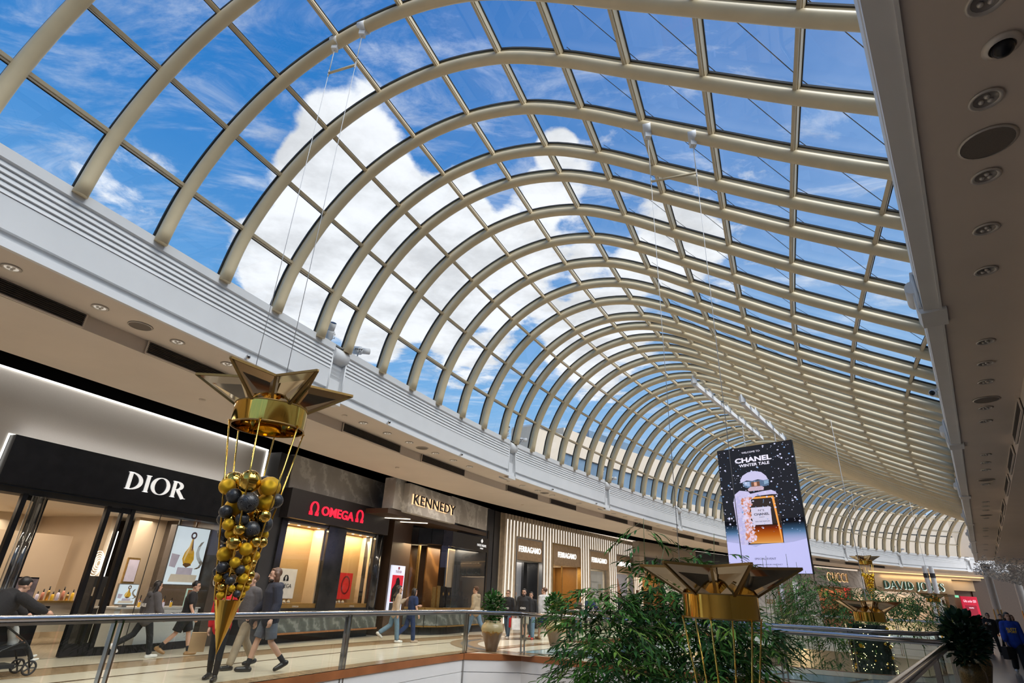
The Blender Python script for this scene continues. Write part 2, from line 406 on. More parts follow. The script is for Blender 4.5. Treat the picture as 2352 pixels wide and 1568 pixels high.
def serif(name, s, mtl, parent, loc, w, h, depth=.03, thick=.15, thin=.045, gap=.06):
    mb = MB(); x = 0.0; th, tn = thick, thin
    def strip(pts, ws):
        pts = [Vector((p[0], p[1])) for p in pts]; L_, R_ = [], []
        for i, p in enumerate(pts):
            t = (pts[min(i + 1, len(pts) - 1)] - pts[max(i - 1, 0)]).normalized(); n = Vector((-t.y, t.x)) * ws[i] / 2
            L_.append(p + n); R_.append(p - n)
        for i in range(len(pts) - 1):
            q = [L_[i], R_[i], R_[i + 1], L_[i + 1]]
            mb.prism([(x + a.x, a.y) for a in q], 0, depth)
    def arc(cx, cy_, rx, ry, a0, a1, n=22):
        pts, ws = [], []
        for i in range(n + 1):
            a = rad(a0 + (a1 - a0) * i / n); pts.append((cx + rx * math.cos(a), cy_ + ry * math.sin(a)))
            ws.append(tn + (th * 1.1 - tn) * abs(math.cos(a)) ** 1.5)
        strip(pts, ws)
    for ch in s:
        if ch == ' ': x += .35; continue
        wd, strokes, ser = _SER[ch]
        for st in strokes:
            if st == 'bowlD': arc(.2, .5, .56, .48, 90, -90)
            elif st == 'bowlP': arc(.24, .73, .36, .25, 90, -90, 14); strip([(.2, .98), (.26, .98)], [tn, tn])
            elif st == 'O': arc(.475, .5, .41, .5, 0, 360, 36)
            elif st == 'C': arc(.47, .5, .4, .49, 40, 320, 30); strip([(.76, .98), (.76, .72)], [.01, tn * 1.6])
            elif st == 'S':
                pts = [(.52, .78), (.48, .93), (.32, 1.0), (.15, .93), (.11, .76), (.2, .6), (.42, .43), (.52, .26), (.47, .08), (.3, 0), (.13, .06), (.08, .24)]
                strip(pts, [tn, tn, tn, th * .6, th * .8, th, th, th * .8, th * .6, tn, tn, tn])
            else:
                pts, k = st; wv = th if k else tn
                if len(pts) == 4: strip(pts, [wv, wv, wv * .8, tn])
                else: strip(pts, [wv] * len(pts))
        for (sx, sy) in ser:
            z0 = sy - (.02 if sy > .5 else -.02); strip([(sx - .13, z0), (sx + .13, z0)], [.035, .035])
        x += wd + gap
    xs = [v[0] for v in mb.v]; x0, x1 = min(xs), max(xs)
    mb.v = [((v[0] - x0) / (x1 - x0) * w, -v[1], v[2] * h) for v in mb.v]
    o = mb.build(name, mtl, parent); o.location = loc; return o
# ================================================================ glazed vault
JOINTS = [4.6, 13.53, 22.95, 31.35, 40.4, 49.3, 58.2, 67.1, 76.0, 84.8]
RIBS = []
for a, b in zip(JOINTS[:-1], JOINTS[1:]):
    a2, b2 = a - .33 + .48, b - .33 - .48
    RIBS += [a2 + (b2 - a2) * i / 6 for i in range(7)]
RIBS = [2.5, 3.64] + RIBS
PX = [.25, .85, 1.72, 2.82, 4.06, 5.32, 6.49, 7.62, 8.77, 9.95, 11.2, 12.4, 13.6]
PZ = [7.9, 9.04, 9.99, 10.63, 10.9, 10.78, 10.28, 9.61, 8.93, 8.24, 7.58, 6.98, 6.4]
def rib_section():
    pts = [(0, 6.80)] + list(zip(PX, PZ)); out = []; idx = []
    ext = [(-.1, 5.7)] + pts + [(14.8, 5.8)]
    for i in range(1, len(ext) - 2):
        a, b, d, e = [Vector(p) for p in ext[i - 1:i + 3]]
        idx.append(len(out))
        for j in range(5):
            t = j / 5; out.append(.5 * ((2 * b) + (d - a) * t + (2 * a - 5 * b + 4 * d - e) * t * t + (3 * b - a - 3 * d + e) * t ** 3))
    idx.append(len(out)); out.append(Vector(pts[-1])); return out, idx
SEC, SECI = rib_section()
def rib_axes(s):
    p, t = cpos(s, -.06); h = math.atan2(t.x, t.y) - rad(3.0)
    return p, Vector((math.cos(h), -math.sin(h)))
def rib_pt(s, X, z):
    p, d = rib_axes(s); return Vector((p.x + d.x * X, p.y + d.y * X, z))
def sec_normals():
    n = []
    for i in range(len(SEC)):
        t = (SEC[min(i + 1, len(SEC) - 1)] - SEC[max(i - 1, 0)]).normalized(); n.append(Vector((-t.y, t.x)))
    return n
SECN = sec_normals()
def sec_at(s, i, out=0.0):
    q = SEC[i] + SECN[i] * out; return rib_pt(s, q.x, q.y)
for s in RIBS:
    mb = MB(); mb.tube([sec_at(s, i) for i in range(len(SEC))], .108, 12)
    # glazing bar on the back of the rib
    p, d = rib_axes(s); along = Vector((-d.y, d.x, 0))
    for k, (w, o0, o1) in enumerate(((.035, .09, .165),)):
        v = []; f = []
        for i in range(len(SEC)):
            for sw, oo in ((-w, o0), (w, o0), (w, o1), (-w, o1)): v.append(sec_at(s, i, oo) + along * sw)
        for i in range(len(SEC) - 1):
            for k2 in range(4): f.append((i * 4 + k2, i * 4 + (k2 + 1) % 4, i * 4 + 4 + (k2 + 1) % 4, i * 4 + 4 + k2))
        mb.add(v, f)
    struct(mb.build('ceiling_rib', M_cream))
    mb = MB(); v = []; f = []; w = .062
    for i in range(len(SEC)):
        for sw, oo in ((-w, .165), (w, .165), (w, .20), (-w, .20)): v.append(sec_at(s, i, oo) + along * sw)
    for i in range(len(SEC) - 1):
        for k2 in range(4): f.append((i * 4 + k2, i * 4 + (k2 + 1) % 4, i * 4 + 4 + (k2 + 1) % 4, i * 4 + 4 + k2))
    mb.add(v, f); struct(mb.build('trim_1', M_gasket))
def purlin(mb, s0, s1, i):
    a, b = sec_at(s0, i, .0), sec_at(s1, i, .0); d = (b - a).normalized()
    n = (sec_at(s0, i, 1) - sec_at(s0, i)).normalized()
    a = a + d * .05; b = b - d * .05
    mb.bar(a + n * .11, b + n * .11, .075, .10, n)
    mb.bar(a + n * .045, b + n * .045, .05, .04, n)
for k in range(1, len(SECI)):
    mb = MB(); mg = MB()
    for a, b in zip(RIBS[:-1], RIBS[1:]):
        purlin(mb, a, b, SECI[k])
        n = (sec_at(a, SECI[k], 1) - sec_at(a, SECI[k])).normalized()
        mg.bar(sec_at(a, SECI[k], .175), sec_at(b, SECI[k], .175), .10, .02, n)
    struct(mb.build('ceiling_purlin', M_bar)); struct(mg.build('trim_2', M_gasket))
# panes
mb = MB()
for a, b in zip(RIBS[:-1], RIBS[1:]):
    ids = [0] + SECI[1:]
    for i0, i1 in zip(ids[:-1], ids[1:]):
        mb.quad(sec_at(a, i0, .185), sec_at(b, i0, .185), sec_at(b, i1, .185), sec_at(a, i1, .185))
struct(mb.build('window_1', G_roof), 'curved clear glass panes of the vaulted roof')
# thin tension cables across the right slope, outside the glass
mb = MB()
for a, b in zip(RIBS[:-1], RIBS[1:]):
    for k in (8, 9, 10, 11, 12):
        mb.tube([sec_at(a, SECI[k - 1], .32), sec_at(b, SECI[k], .32)], .007, 4)
struct(mb.build('trim_3', M_gasket))

# ================================================================ left side: white louvred bulkhead, soffit, floor, slab edge
prof = [(.35, 6.80), (.35, 6.88), (-.03, 6.88), (-.03, 6.72), (.015, 6.70)]
z = 6.70
for k in range(5):
    prof += [(.02, z - .004), (-.012, z - .082), (.03, z - .09)]; z -= .09
prof += [(0, z - .004), (0, 5.80), (.07, 5.80), (.07, 5.67), (-.035, 5.67), (-.045, 5.55), (.02, 5.55)]
js = [0.6] + JOINTS + [90.0]
for a, b in zip(js[:-1], js[1:]):
    struct(sweep(prof, a + (.24 if a > 1 else 0), b - (.24 if b < 89 else 0), .55).build('wall_left', M_white))
for j in JOINTS:      # recessed joint with a rounded drum at the top
    p, t = cpos(j); pr = [(.07, 6.66), (.10, 6.6), (.10, 6.36), (.14, 6.28), (.10, 6.27), (.14, 6.19), (.10, 6.18), (.14, 6.1), (.1, 6.09), (.1, 5.74), (.02, 5.74), (.02, 5.62), (-.03, 5.6), (-.03, 5.48), (.2, 5.48)]
    mb = sweep(pr, j - .25, j + .25, .25)
    q, t = cpos(j, .10); tt = Vector((t.x, t.y, 0))
    mb.tube([Vector((q.x, q.y, 6.66)) - tt * .25, Vector((q.x, q.y, 6.66)) + tt * .25], .19, 18)
    for sg in (-1, 1):
        q, t = cpos(j + sg * .245, .0); mb.tube([(q.x, q.y, 6.62), (q.x, q.y, 5.5)], .022, 6)
    sweep([(-.02, 6.88), (.36, 6.88), (.36, 5.5)], j - .3, j + .3, .3, mb=mb)
    for sg in (-1, 1): sweep([(.0, 5.56), (.0, 6.87), (.36, 6.87), (.36, 5.56)], j + sg * .25 - .012, j + sg * .25 + .012, .1, closed=True, mb=mb)
    struct(mb.build('trim_4', M_white))
struct(sweep([(.02, 5.55), (1.0, 5.55)], .6, 90, .8).build('ceiling_left', M_soffit))
mb = sweep([(1.0, 5.55), (1.0, 5.30), (3.55, 5.30), (3.55, 5.335)], .6, 90, .8)
struct(mb.build('ceiling_left_inner', M_soffit))
struct(sweep([(5.5, 5.40), (5.5, 6.1)], .6, 77.5, .8).build('wall_left_shade_band', M_void))  # added sheet, painted black as the dark above the shopfronts
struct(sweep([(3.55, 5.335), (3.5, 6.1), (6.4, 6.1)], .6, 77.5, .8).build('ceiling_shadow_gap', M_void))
# floor in bands that follow the edge
F_cream = tiles('cream_floor_tile', (.70, .63, .50), (.66, .59, .47), (.48, .42, .33), 1.1)
F_tan = marble('tan_inlay', (.36, .25, .15), (.30, .20, .11), 2.0, .2)
F_brown = mat('brown_inlay', (.12, .075, .04), .2, var=.15, scale=4)
F_grey = mat('grey_inlay', (.16, .15, .14), .2, var=.15, scale=4)
bands = [(-.06, .42, F_tan), (.42, 2.15, F_cream), (2.15, 2.26, F_brown), (2.26, 3.05, F_cream), (3.05, 3.85, F_tan), (3.85, 3.95, F_brown), (3.95, 12.0, F_cream)]
for a, b, m in bands:
    struct(sweep([(a, 0), (b, 0)], .6, 90, .6).build('floor_left', m))
mbt, mbw = MB(), MB()
sweep([(.0, 0.0), (-.07, 0.0), (-.07, -.16), (.0, -.16)], .6, 90, .8, mb=mbt)
sweep([(-.04, -.16), (-.04, -.46), (-.02, -.465), (-.02, -.475), (-.04, -.48), (-.04, -.84), (.3, -1.0), (3.2, -1.0)], .6, 90, .8, mb=mbw)
struct(mbt.build('trim_left_floor_edge', M_terra)); struct(mbw.build('wall_left_slab_edge', M_white))
# curved brown inlays in the floor by the bridge
mb = MB()
for (r0, r1, mm) in ((3.0, 3.35, F_tan), (3.35, 3.6, F_grey), (3.6, 3.95, F_tan)):
    mb = MB(); cx, cyy = 2.3, 22.1; n = 40
    for i in range(n):
        a0, a1 = rad(100 + 150 * i / n), rad(100 + 150 * (i + 1) / n)
        mb.quad(*[(cx + r * math.cos(a), cyy + r * math.sin(a), .006) for r, a in ((r0, a0), (r1, a0), (r1, a1), (r0, a1))])
    struct(mb.build('floor_inlay', mm))

# ================================================================ right side: bulkhead, soffit, walkway
RB = [(.55, 6.25), (.24, 6.25), (.24, 5.86), (.285, 5.84), (.285, 5.70), (.24, 5.68), (.24, 5.56), (.42, 5.55), (.42, 5.535), (.45, 5.535), (.45, 5.57)]
struct(rsweep(RB, -4, 62).build('wall_right', M_white))
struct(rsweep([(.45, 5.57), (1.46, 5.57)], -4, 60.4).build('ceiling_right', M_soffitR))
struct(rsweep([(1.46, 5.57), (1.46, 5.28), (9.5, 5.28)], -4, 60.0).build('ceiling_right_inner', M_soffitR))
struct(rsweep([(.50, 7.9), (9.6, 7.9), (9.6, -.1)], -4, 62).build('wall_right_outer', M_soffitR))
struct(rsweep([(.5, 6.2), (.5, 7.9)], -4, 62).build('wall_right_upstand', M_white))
for al in (9.3, 17.9, 26.5, 35.1, 43.7, 52.3):
    mb = rsweep([(.20, 6.2), (.17, 6.0), (.17, 5.62), (.20, 5.52), (.5, 5.52), (.5, 6.2)], al - .28, al + .28, closed=True)
    for sg in (-.3, .3): mb.tube([rpos(.215, al + sg, 6.15), rpos(.215, al + sg, 5.6)], .022, 6)
    mb.tube([rpos(.19, al - .3, 5.95), rpos(.19, al + .3, 5.95)], .10, 12)
    struct(mb.build('trim_5', M_white))
F_rt = tiles('brown_floor_tile', (.34, .27, .22), (.25, .19, .15), (.16, .13, .1), .75, .22)
struct(rsweep([(-.78, 0), (9.6, 0)], -5, 70).build('floor_right', F_rt))
F_rc = tiles('pale_floor_tile', (.32, .29, .25), (.27, .24, .20), (.16, .14, .12), .5, .2)
struct(rsweep([(.35, .004), (.75, .004)], -5, 70).build('floor_right_band', F_rc))
mbt, mbw = rsweep([(-.78, 0), (-.85, 0), (-.85, -.16), (-.78, -.16)], -5, 70), rsweep([(-.82, -.16), (-.82, -.84), (-.5, -1.0), (9, -1.0)], -5, 70)
struct(mbt.build('trim_right_floor_edge', M_terra)); struct(mbw.build('wall_right_slab_edge', M_white))

# ================================================================ bridges over the void
BR_N = [(-1.10, 18.60), (.72, 18.95), (1.74, 18.5), (2.6, 17.75), (3.9, 16.95), (6.3, 15.9), (8.0, 14.75), (9.62, 13.1)]
BR_F = [(2.9, 25.4), (3.6, 23.9), (4.9, 22.45), (7.6, 19.9), (9.1, 19.1), (10.9, 18.2), (12.3, 18.1), (13.75, 19.3)]
def bridge(near, far):
    m = MB(); m.slab(near + [(near[-1][0] + .5, near[-1][1] + .1), (far[-1][0] + .3, far[-1][1] - .4)] + far[::-1] + [(far[0][0] - 1.2, far[0][1] - .6), (near[0][0] - .9, near[0][1] + .4)], -.14, -.006)
    struct(m.build('floor_bridge', F_cream))
    for edge, sg in ((near, -1), (far, 1)):
        mt, mw = MB(), MB()
        for a, b in zip(edge[:-1], edge[1:]):
            a, b = Vector((*a, 0)), Vector((*b, 0)); n = Vector((-(b - a).y, (b - a).x, 0)).normalized() * sg
            for m_, o, z0, z1 in ((mt, .05, -.16, .0), (mw, .03, -.46, -.165), (mw, .03, -.84, -.475)):
                m_.add([a + n * o + Vector((0, 0, z0)), b + n * o + Vector((0, 0, z0)), b + n * o + Vector((0, 0, z1)), a + n * o + Vector((0, 0, z1)),
                        a - n * .1 + Vector((0, 0, z0)), b - n * .1 + Vector((0, 0, z0)), b - n * .1 + Vector((0, 0, z1)), a - n * .1 + Vector((0, 0, z1))],
                       [(0, 1, 2, 3), (3, 2, 6, 7), (0, 4, 5, 1), (4, 7, 6, 5), (0, 3, 7, 4), (1, 5, 6, 2)])
        struct(mt.build('trim_bridge_edge', M_terra)); struct(mw.build('wall_bridge_edge', M_white))
    m = MB(); m.slab(near + far[::-1], -1.0, -.85); struct(m.build('ceiling_bridge', M_white))
bridge(BR_N, BR_F)
B2_N = [(20.4, 44.2), (22.6, 42.4), (24.6, 40.4), (26.1, 38.2), (26.9, 36.4)]
B2_F = [(25.0, 47.8), (26.2, 46.0), (28.0, 43.8), (29.6, 41.6), (30.6, 40.2)]
bridge(B2_N, B2_F)
# pale glass panels let into the bridge floor
G_panel = mat('frosted_floor_glass', (.30, .42, .46), .12, var=.12, scale=1.5)
def lerp2(a, b, t): return Vector(a).lerp(Vector(b), t)
def along(pl, t):
    ds = [(Vector(b) - Vector(a)).length for a, b in zip(pl[:-1], pl[1:])]; x = t * sum(ds)
    for i, d_ in enumerate(ds):
        if x <= d_ or i == len(ds) - 1: return lerp2(pl[i], pl[i + 1], min(1, x / d_))
        x -= d_
mp_, mf_ = MB(), MB()
for i in range(6):
    t0, t1 = .10 + .14 * i, .10 + .14 * (i + 1) - .008
    q = [along(BR_N, t0).lerp(along(BR_F, t0), .15), along(BR_N, t1).lerp(along(BR_F, t1), .15), along(BR_N, t1).lerp(along(BR_F, t1), .58), along(BR_N, t0).lerp(along(BR_F, t0), .58)]
    mp_.slab([tuple(p) for p in q], -.004, .004)
    for a, b in zip(q, q[1:] + q[:1]): mf_.bar((a.x, a.y, .003), (b.x, b.y, .003), .05, .012)
struct(mp_.build('floor_glass_panel', G_panel)); struct(mf_.build('trim_floor_panel', F_brown))

# ================================================================ lower storey
F_low = tiles('lower_floor_tile', (.55, .50, .43), (.50, .45, .39), (.3, .28, .24), 1.0, .25)
m = MB(); m.box(-22, -8, -5.75, 70, 75, -5.6); struct(m.build('floor_lower', F_low))
L_beige = mat('lower_beige_wall', (.42, .32, .22), .6, var=.08, scale=.6)
struct(sweep([(3.0, -5.6), (3.0, -1.0)], .6, 90, 1.0).build('wall_lower_left', L_beige))
struct(rsweep([(3.5, -5.6), (3.5, -1.0)], -5, 70).build('wall_lower_right', L_beige))
for k, (s0, s1, z1, colr, o) in enumerate([(40.5, 44.0, -1.4, (.20, .018, .03), 2.9), (45.6, 48.2, -1.7, (.66, .64, .62), 2.8), (48.8, 53, -1.5, (.52, .42, .30), 2.85), (30, 36, -1.5, (.10, .10, .11), 2.9), (20, 27, -1.4, (.45, .36, .26), 2.9), (54, 60, -1.4, (.12, .09, .07), 2.9)]):
    m = sweep([(o, -5.6), (o, z1), (o + .3, z1)], s0, s1, .8); struct(m.build('wall_lower_shopfront', mat('lower_shop_%s' % 'abcdef'[k], colr, .5, var=.08, scale=1)))
m = sweep([(2.74, -3.9), (2.74, -2.5)], 46.4, 47.6, .6); struct(m.build('window_2', emis('lit_display', (.95, .66, .30), .75)))
for s in (25, 33, 41, 47, 55, 63):
    p, t = cpos(s, 1.6); area('lamp_lower', (p.x, p.y, -1.15), 2.5, 70, (1, .82, .62))
for al in (14, 24, 34, 44):
    p = rpos(1.2, al, -1.15); area('lamp_lower', p, 2.5, 50, (1, .82, .62))

# ================================================================ ends of the hall
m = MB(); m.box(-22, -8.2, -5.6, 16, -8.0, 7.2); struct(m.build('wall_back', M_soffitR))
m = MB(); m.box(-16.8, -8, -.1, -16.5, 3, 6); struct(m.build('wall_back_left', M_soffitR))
m = MB(); m.quad((-22, -8, 5.9), (-12.5, -8, 5.9), (-9.2, .7, 5.9), (-20, 6, 5.9)); struct(m.build('ceiling_back_left', M_soffit))

# ================================================================ building outside, beyond the glass
O_beige = mat('beige_stone_panel', (.72, .60, .47), .8, var=.04, scale=.35)  # one beige stone tone with faint random variation
O_blue = mat('curtain_wall_glass', (.16, .23, .31), .10, var=.25, scale=.3, spec=.8)
def outside(name, label, o, bits):
    t = thing(name, label, 'building', (*cpos(bits[0][0], o)[0], 0))
    for (s0, s1, z0, z1, m_, oo, nm) in bits:
        ob = sweep([(o + oo, z0), (o + oo, z1), (o + oo + 2, z1), (o + oo + 2, z0)], s0, s1, 1.6, closed=True).build(nm, m_)
        ob.matrix_world = Matrix.Identity(4); ob.parent = t; ob.matrix_parent_inverse = Matrix.Translation(-Vector(t.location))
    return t
outside('building', 'beige stone block standing just outside the left glass, nearer the camera', 9, [(37.6, 41.2, -1, 12.5, O_beige, 0, 'wall'), (37.6, 41.3, 12.5, 12.62, M_white, -.05, 'parapet')])
outside('building', 'long beige building with a blue window band behind the left glass', 10.5, [(43.2, 66, -1, 10.4, O_beige, 0, 'wall'), (43.2, 66, 10.4, 12.0, O_blue, .15, 'window_band'), (43.2, 66, 12.0, 14.0, O_beige, 0, 'upper_wall'), (48, 62, 14.0, 15.2, O_blue, 1.2, 'rooftop_glazing')])
outside('building', 'taller beige building with blue glazing closing the far end of the vault', 7.5, [(66, 90, -1, 9.6, O_beige, -.3, 'wall'), (66, 90, 9.75, 12.0, O_beige, 0, 'upper_wall'), (66, 88, 12.0, 15.5, O_blue, .1, 'window_band'), (66, 90, 9.6, 9.75, M_gasket, -.1, 'shadow_joint'), (66, 90, 7.4, 7.46, M_bar, -.32, 'panel_joint')])
t = thing('building', 'beige end building beyond the glass at the far right end of the vault', 'building', (58, 66, 0))
m = MB(); m.box(-6, 0, -1, 40, 3, 14); o = m.build('wall', O_beige, t); o.rotation_euler = (0, 0, rad(-22))
# ================================================================ storefronts of the left side
def fthing(name, label, cat, p0, azd, group=None):
    return thing(name, label, cat, (p0[0], p0[1], 0), frame_rot(azd), group)
def fstruct(mb, name, m, p0, azd):
    o = mb.build(name, m); o.location = (p0[0], p0[1], 0); o.rotation_euler = (0, 0, frame_rot(azd)); return struct(o)
def flocal(p0, azd, u, v, z):
    a = rad(azd); return Vector((p0[0] + u * math.sin(a) - v * math.cos(a), p0[1] + u * math.cos(a) + v * math.sin(a), z))
def farea(p0, azd, u, v, z, su, sv, e, col=(1, .80, .58)):
    o = area('shop_lamp', flocal(p0, azd, u, v, z), su, e, col, size_y=sv); o.rotation_euler = (0, 0, frame_rot(azd)); return o
def B(*a): return MB().box(*a)
def part(mb, name, m, parent, label=None):
    o = mb.build(name, m, parent)
    if label: o['label'] = label
    return o

M_greypanel = mat('ribbed_grey_panel', (.50, .48, .46), .75, var=.03, scale=60)
M_warmwall = mat('warm_shop_wall', (.50, .41, .31), .6, var=.04, scale=1)
M_ivory = mat('ivory_wall', (.66, .60, .50), .5, var=.03, scale=1)
M_shopfloor = mat('shop_floor', (.42, .35, .27), .25, var=.06, scale=1)
E_led = emis('led_strip', (1.0, .97, .90), 2.6)
E_warm = emis('warm_led', (1.0, .74, .42), 2.2)
E_letter = mat('white_letter', (.85, .85, .85), .4, var=.02, emit=(1, 1, 1), es=.55)
M_counter = mat('white_counter', (.68, .70, .70), .3, var=.03, scale=2)
M_dgold = mat('dull_gold', (.50, .33, .12), .35, .8, var=.15, scale=12)
M_amber = mat('amber_juice', (.75, .42, .04), .15, var=.2, scale=8, emit=(.85, .5, .05), es=.25)
M_pinkish = mat('pale_lilac', (.60, .55, .66), .5, var=.1, scale=6, emit=(.6, .55, .66), es=.25)

# ---------- first shop: black sign box with white roman letters
P1, A1 = (-9.06, 14.12), 22.5
m = MB(); m.box(-9, .02, 4.19, 3.85, .3, 5.45); m.box(-9, .02, 3.22, -2.95, .3, 4.19); m.box(3.36, .02, 3.22, 3.85, .3, 4.19)
fstruct(m, 'wall_shop_front', M_greypanel, P1, A1)
m = MB(); m.box(-9, -.02, 5.44, 3.88, .02, 5.475); m.box(3.85, -.02, 3.9, 3.89, .02, 5.47)
t = fthing('led_strip', 'long white light line along the top of the grey shop panel', 'light', P1, A1); part(m, 'tube', E_led, t)
t = fthing('shop_sign', 'long black fascia box with large white roman capitals and a glowing outline', 'sign', P1, A1)
part(B(-2.93, -.2, 3.23, 3.34, .1, 4.18), 'box', M_black, t)
m = MB(); m.box(-2.95, .0, 4.18, 3.36, .019, 4.21); m.box(-2.97, .0, 3.3, -2.94, .019, 4.21); part(m, 'halo', E_led, t)
serif('letters', 'DIOR', E_letter, t, (-.42, -.205, 3.53), 1.66, .40, .03, .16, .035)
m = MB(); m.box(-9, .0, 3.10, 3.85, .5, 3.22); fstruct(m, 'trim_6', M_blackm, P1, A1)
# room behind
m = MB(); m.box(-9, 7.0, 0, 3.8, 7.1, 3.2); fstruct(m, 'wall_shop_rear', M_warmwall, P1, A1)
m = MB(); m.box(2.98, .08, 0, 3.85, 7, 3.22); fstruct(m, 'wall_shop_side', mat('dark_brown_pier', (.07, .055, .045), .35, var=.1), P1, A1)
m = MB(); m.box(-9, .3, 3.20, 3.8, 7.1, 3.3); fstruct(m, 'ceiling_shop', M_ivory, P1, A1)
m = MB(); m.box(-9, .05, .004, 2.98, 7, .012); fstruct(m, 'floor_shop', M_shopfloor, P1, A1)
m = MB(); m.box(-9, 6.4, 2.55, 2.7, 7, 3.2); fstruct(m, 'wall_shop_bulkhead', M_ivory, P1, A1)
m = MB(); m.box(1.85, 3.2, 0, 2.1, 7, 3.2); m.box(2.1, 2.4, 0, 2.98, 2.6, 3.2); m.box(-2.2, 4.1, 0, 1.5, 4.3, 2.6)
fstruct(m, 'wall_shop_partition', M_warmwall, P1, A1)
o = farea(P1, A1, -1.5, -.35, 5.52, 9, .08, 3.5, (1, .95, .88)); o.rotation_euler = (rad(48), 0, frame_rot(A1))
o = farea(P1, A1, .2, -.16, 4.24, 6, .05, 2.2, (1, .95, .88)); o.rotation_euler = (rad(155), 0, frame_rot(A1))
farea(P1, A1, -3, 3.0, 3.12, 8, 2.5, 60, (1, .80, .60)); farea(P1, A1, 1.6, 1.6, 3.12, 1.8, 1.6, 26, (1, .84, .66)); farea(P1, A1, -1.2, 6.0, 3.0, 4, .6, 25)
t = fthing('light_slot', 'tall bright light slot on the rear shop partition', 'light', P1, A1); part(B(1.97, 3.1, 1.5, 2.07, 3.2, 2.8), 'tube', E_led, t)
t = fthing('neon_rose', 'glowing white rose lamp on the warm shop wall', 'lamp', P1, A1)
m = MB()
for k in range(5):
    m.tube([(1.66 + (.26 - .045 * k) * math.cos(a * .45 + k) * .7, 3.0 - .02 * k, 1.92 + (.32 - .06 * k) * math.sin(a * .45 + k)) for a in range(15)], .013, 6)
part(m, 'tubing', emis('soft_led', (1, .93, .8), 1.1), t)
part(MB().ball((1.66, 3.04, 1.92), .2, sc=(.7, .1, 1)), 'petals', M_warmwall, t)
# folding door leaves, black frames
def door_leaf(u0, u1, v0, v1, label):
    t = fthing('glass_door', label, 'door', P1, A1)
    a, b = Vector((u0, v0, 0)), Vector((u1, v1, 0)); m = MB()
    for p in (a, b): m.bar(p + Vector((0, 0, .02)), p + Vector((0, 0, 3.12)), .10, .10, (1, 0, 0))
    d = (b - a).normalized()
    m.bar(a + Vector((0, 0, .14)), b + Vector((0, 0, .14)), .07, .24); m.bar(a + Vector((0, 0, 3.06)), b + Vector((0, 0, 3.06)), .07, .12)
    part(m, 'frame', M_black, t)
    g = MB(); g.quad(a + Vector((0, 0, .26)), b + Vector((0, 0, .26)), b + Vector((0, 0, 3.0)), a + Vector((0, 0, 3.0))); part(g, 'pane', G_shop, t)
    hnd = MB(); c = a.lerp(b, .5); nn = Vector((-d.y, d.x, 0)) * -.07; hnd.bar(c + nn + Vector((0, 0, .26)), c + nn + Vector((0, 0, 3.0)), .09, .05, d); part(hnd, 'pull_bar', M_black, t)
    return t
door_leaf(-.46, .12, .05, .02, 'open black framed glass door leaf right of the shop entrance')
door_leaf(-2.25, -1.66, .05, .4, 'open black framed glass door leaf left of the shop entrance')
m = MB()
for u in (-2.05, -1.92): m.tube([(u, .0, .05), (u, .0, 3.1)], .07, 14)
t = fthing('acrylic_column', 'pair of clear acrylic tubes beside the left door leaf', 'column', P1, A1); part(m, 'tube', glass('acrylic', (.93, .95, .97), .12, .8), t)
m = MB(); m.bar((-4.3, 0.02, 0), (-4.3, .02, 3.1), .12, .12, (1, 0, 0)); m.bar((-3.1, .3, 0), (-3.1, .3, 3.1), .1, .1, (1, 0, 0)); fstruct(m, 'door_1', M_black, P1, A1)
# curved shop window on a black plinth
CW = [(.16, .02), (.5, -.06), (.95, -.08), (1.5, -.06), (2.1, .0), (2.62, .08), (2.98, .10)]
m = MB(); m2 = MB()
for a, b in zip(CW[:-1], CW[1:]):
    m.quad((*a, .17), (*b, .17), (*b, 3.12), (*a, 3.12)); m2.bar((a[0], a[1], .085), (b[0], b[1], .085), .06, .17)
fstruct(m, 'window_3', G_shop, P1, A1); fstruct(m2, 'trim_7', M_black, P1, A1)
for u in (.82,): fstruct(MB().box(u - .008, -.085, .17, u + .008, -.075, 3.12), 'trim_8', M_gasket, P1, A1)
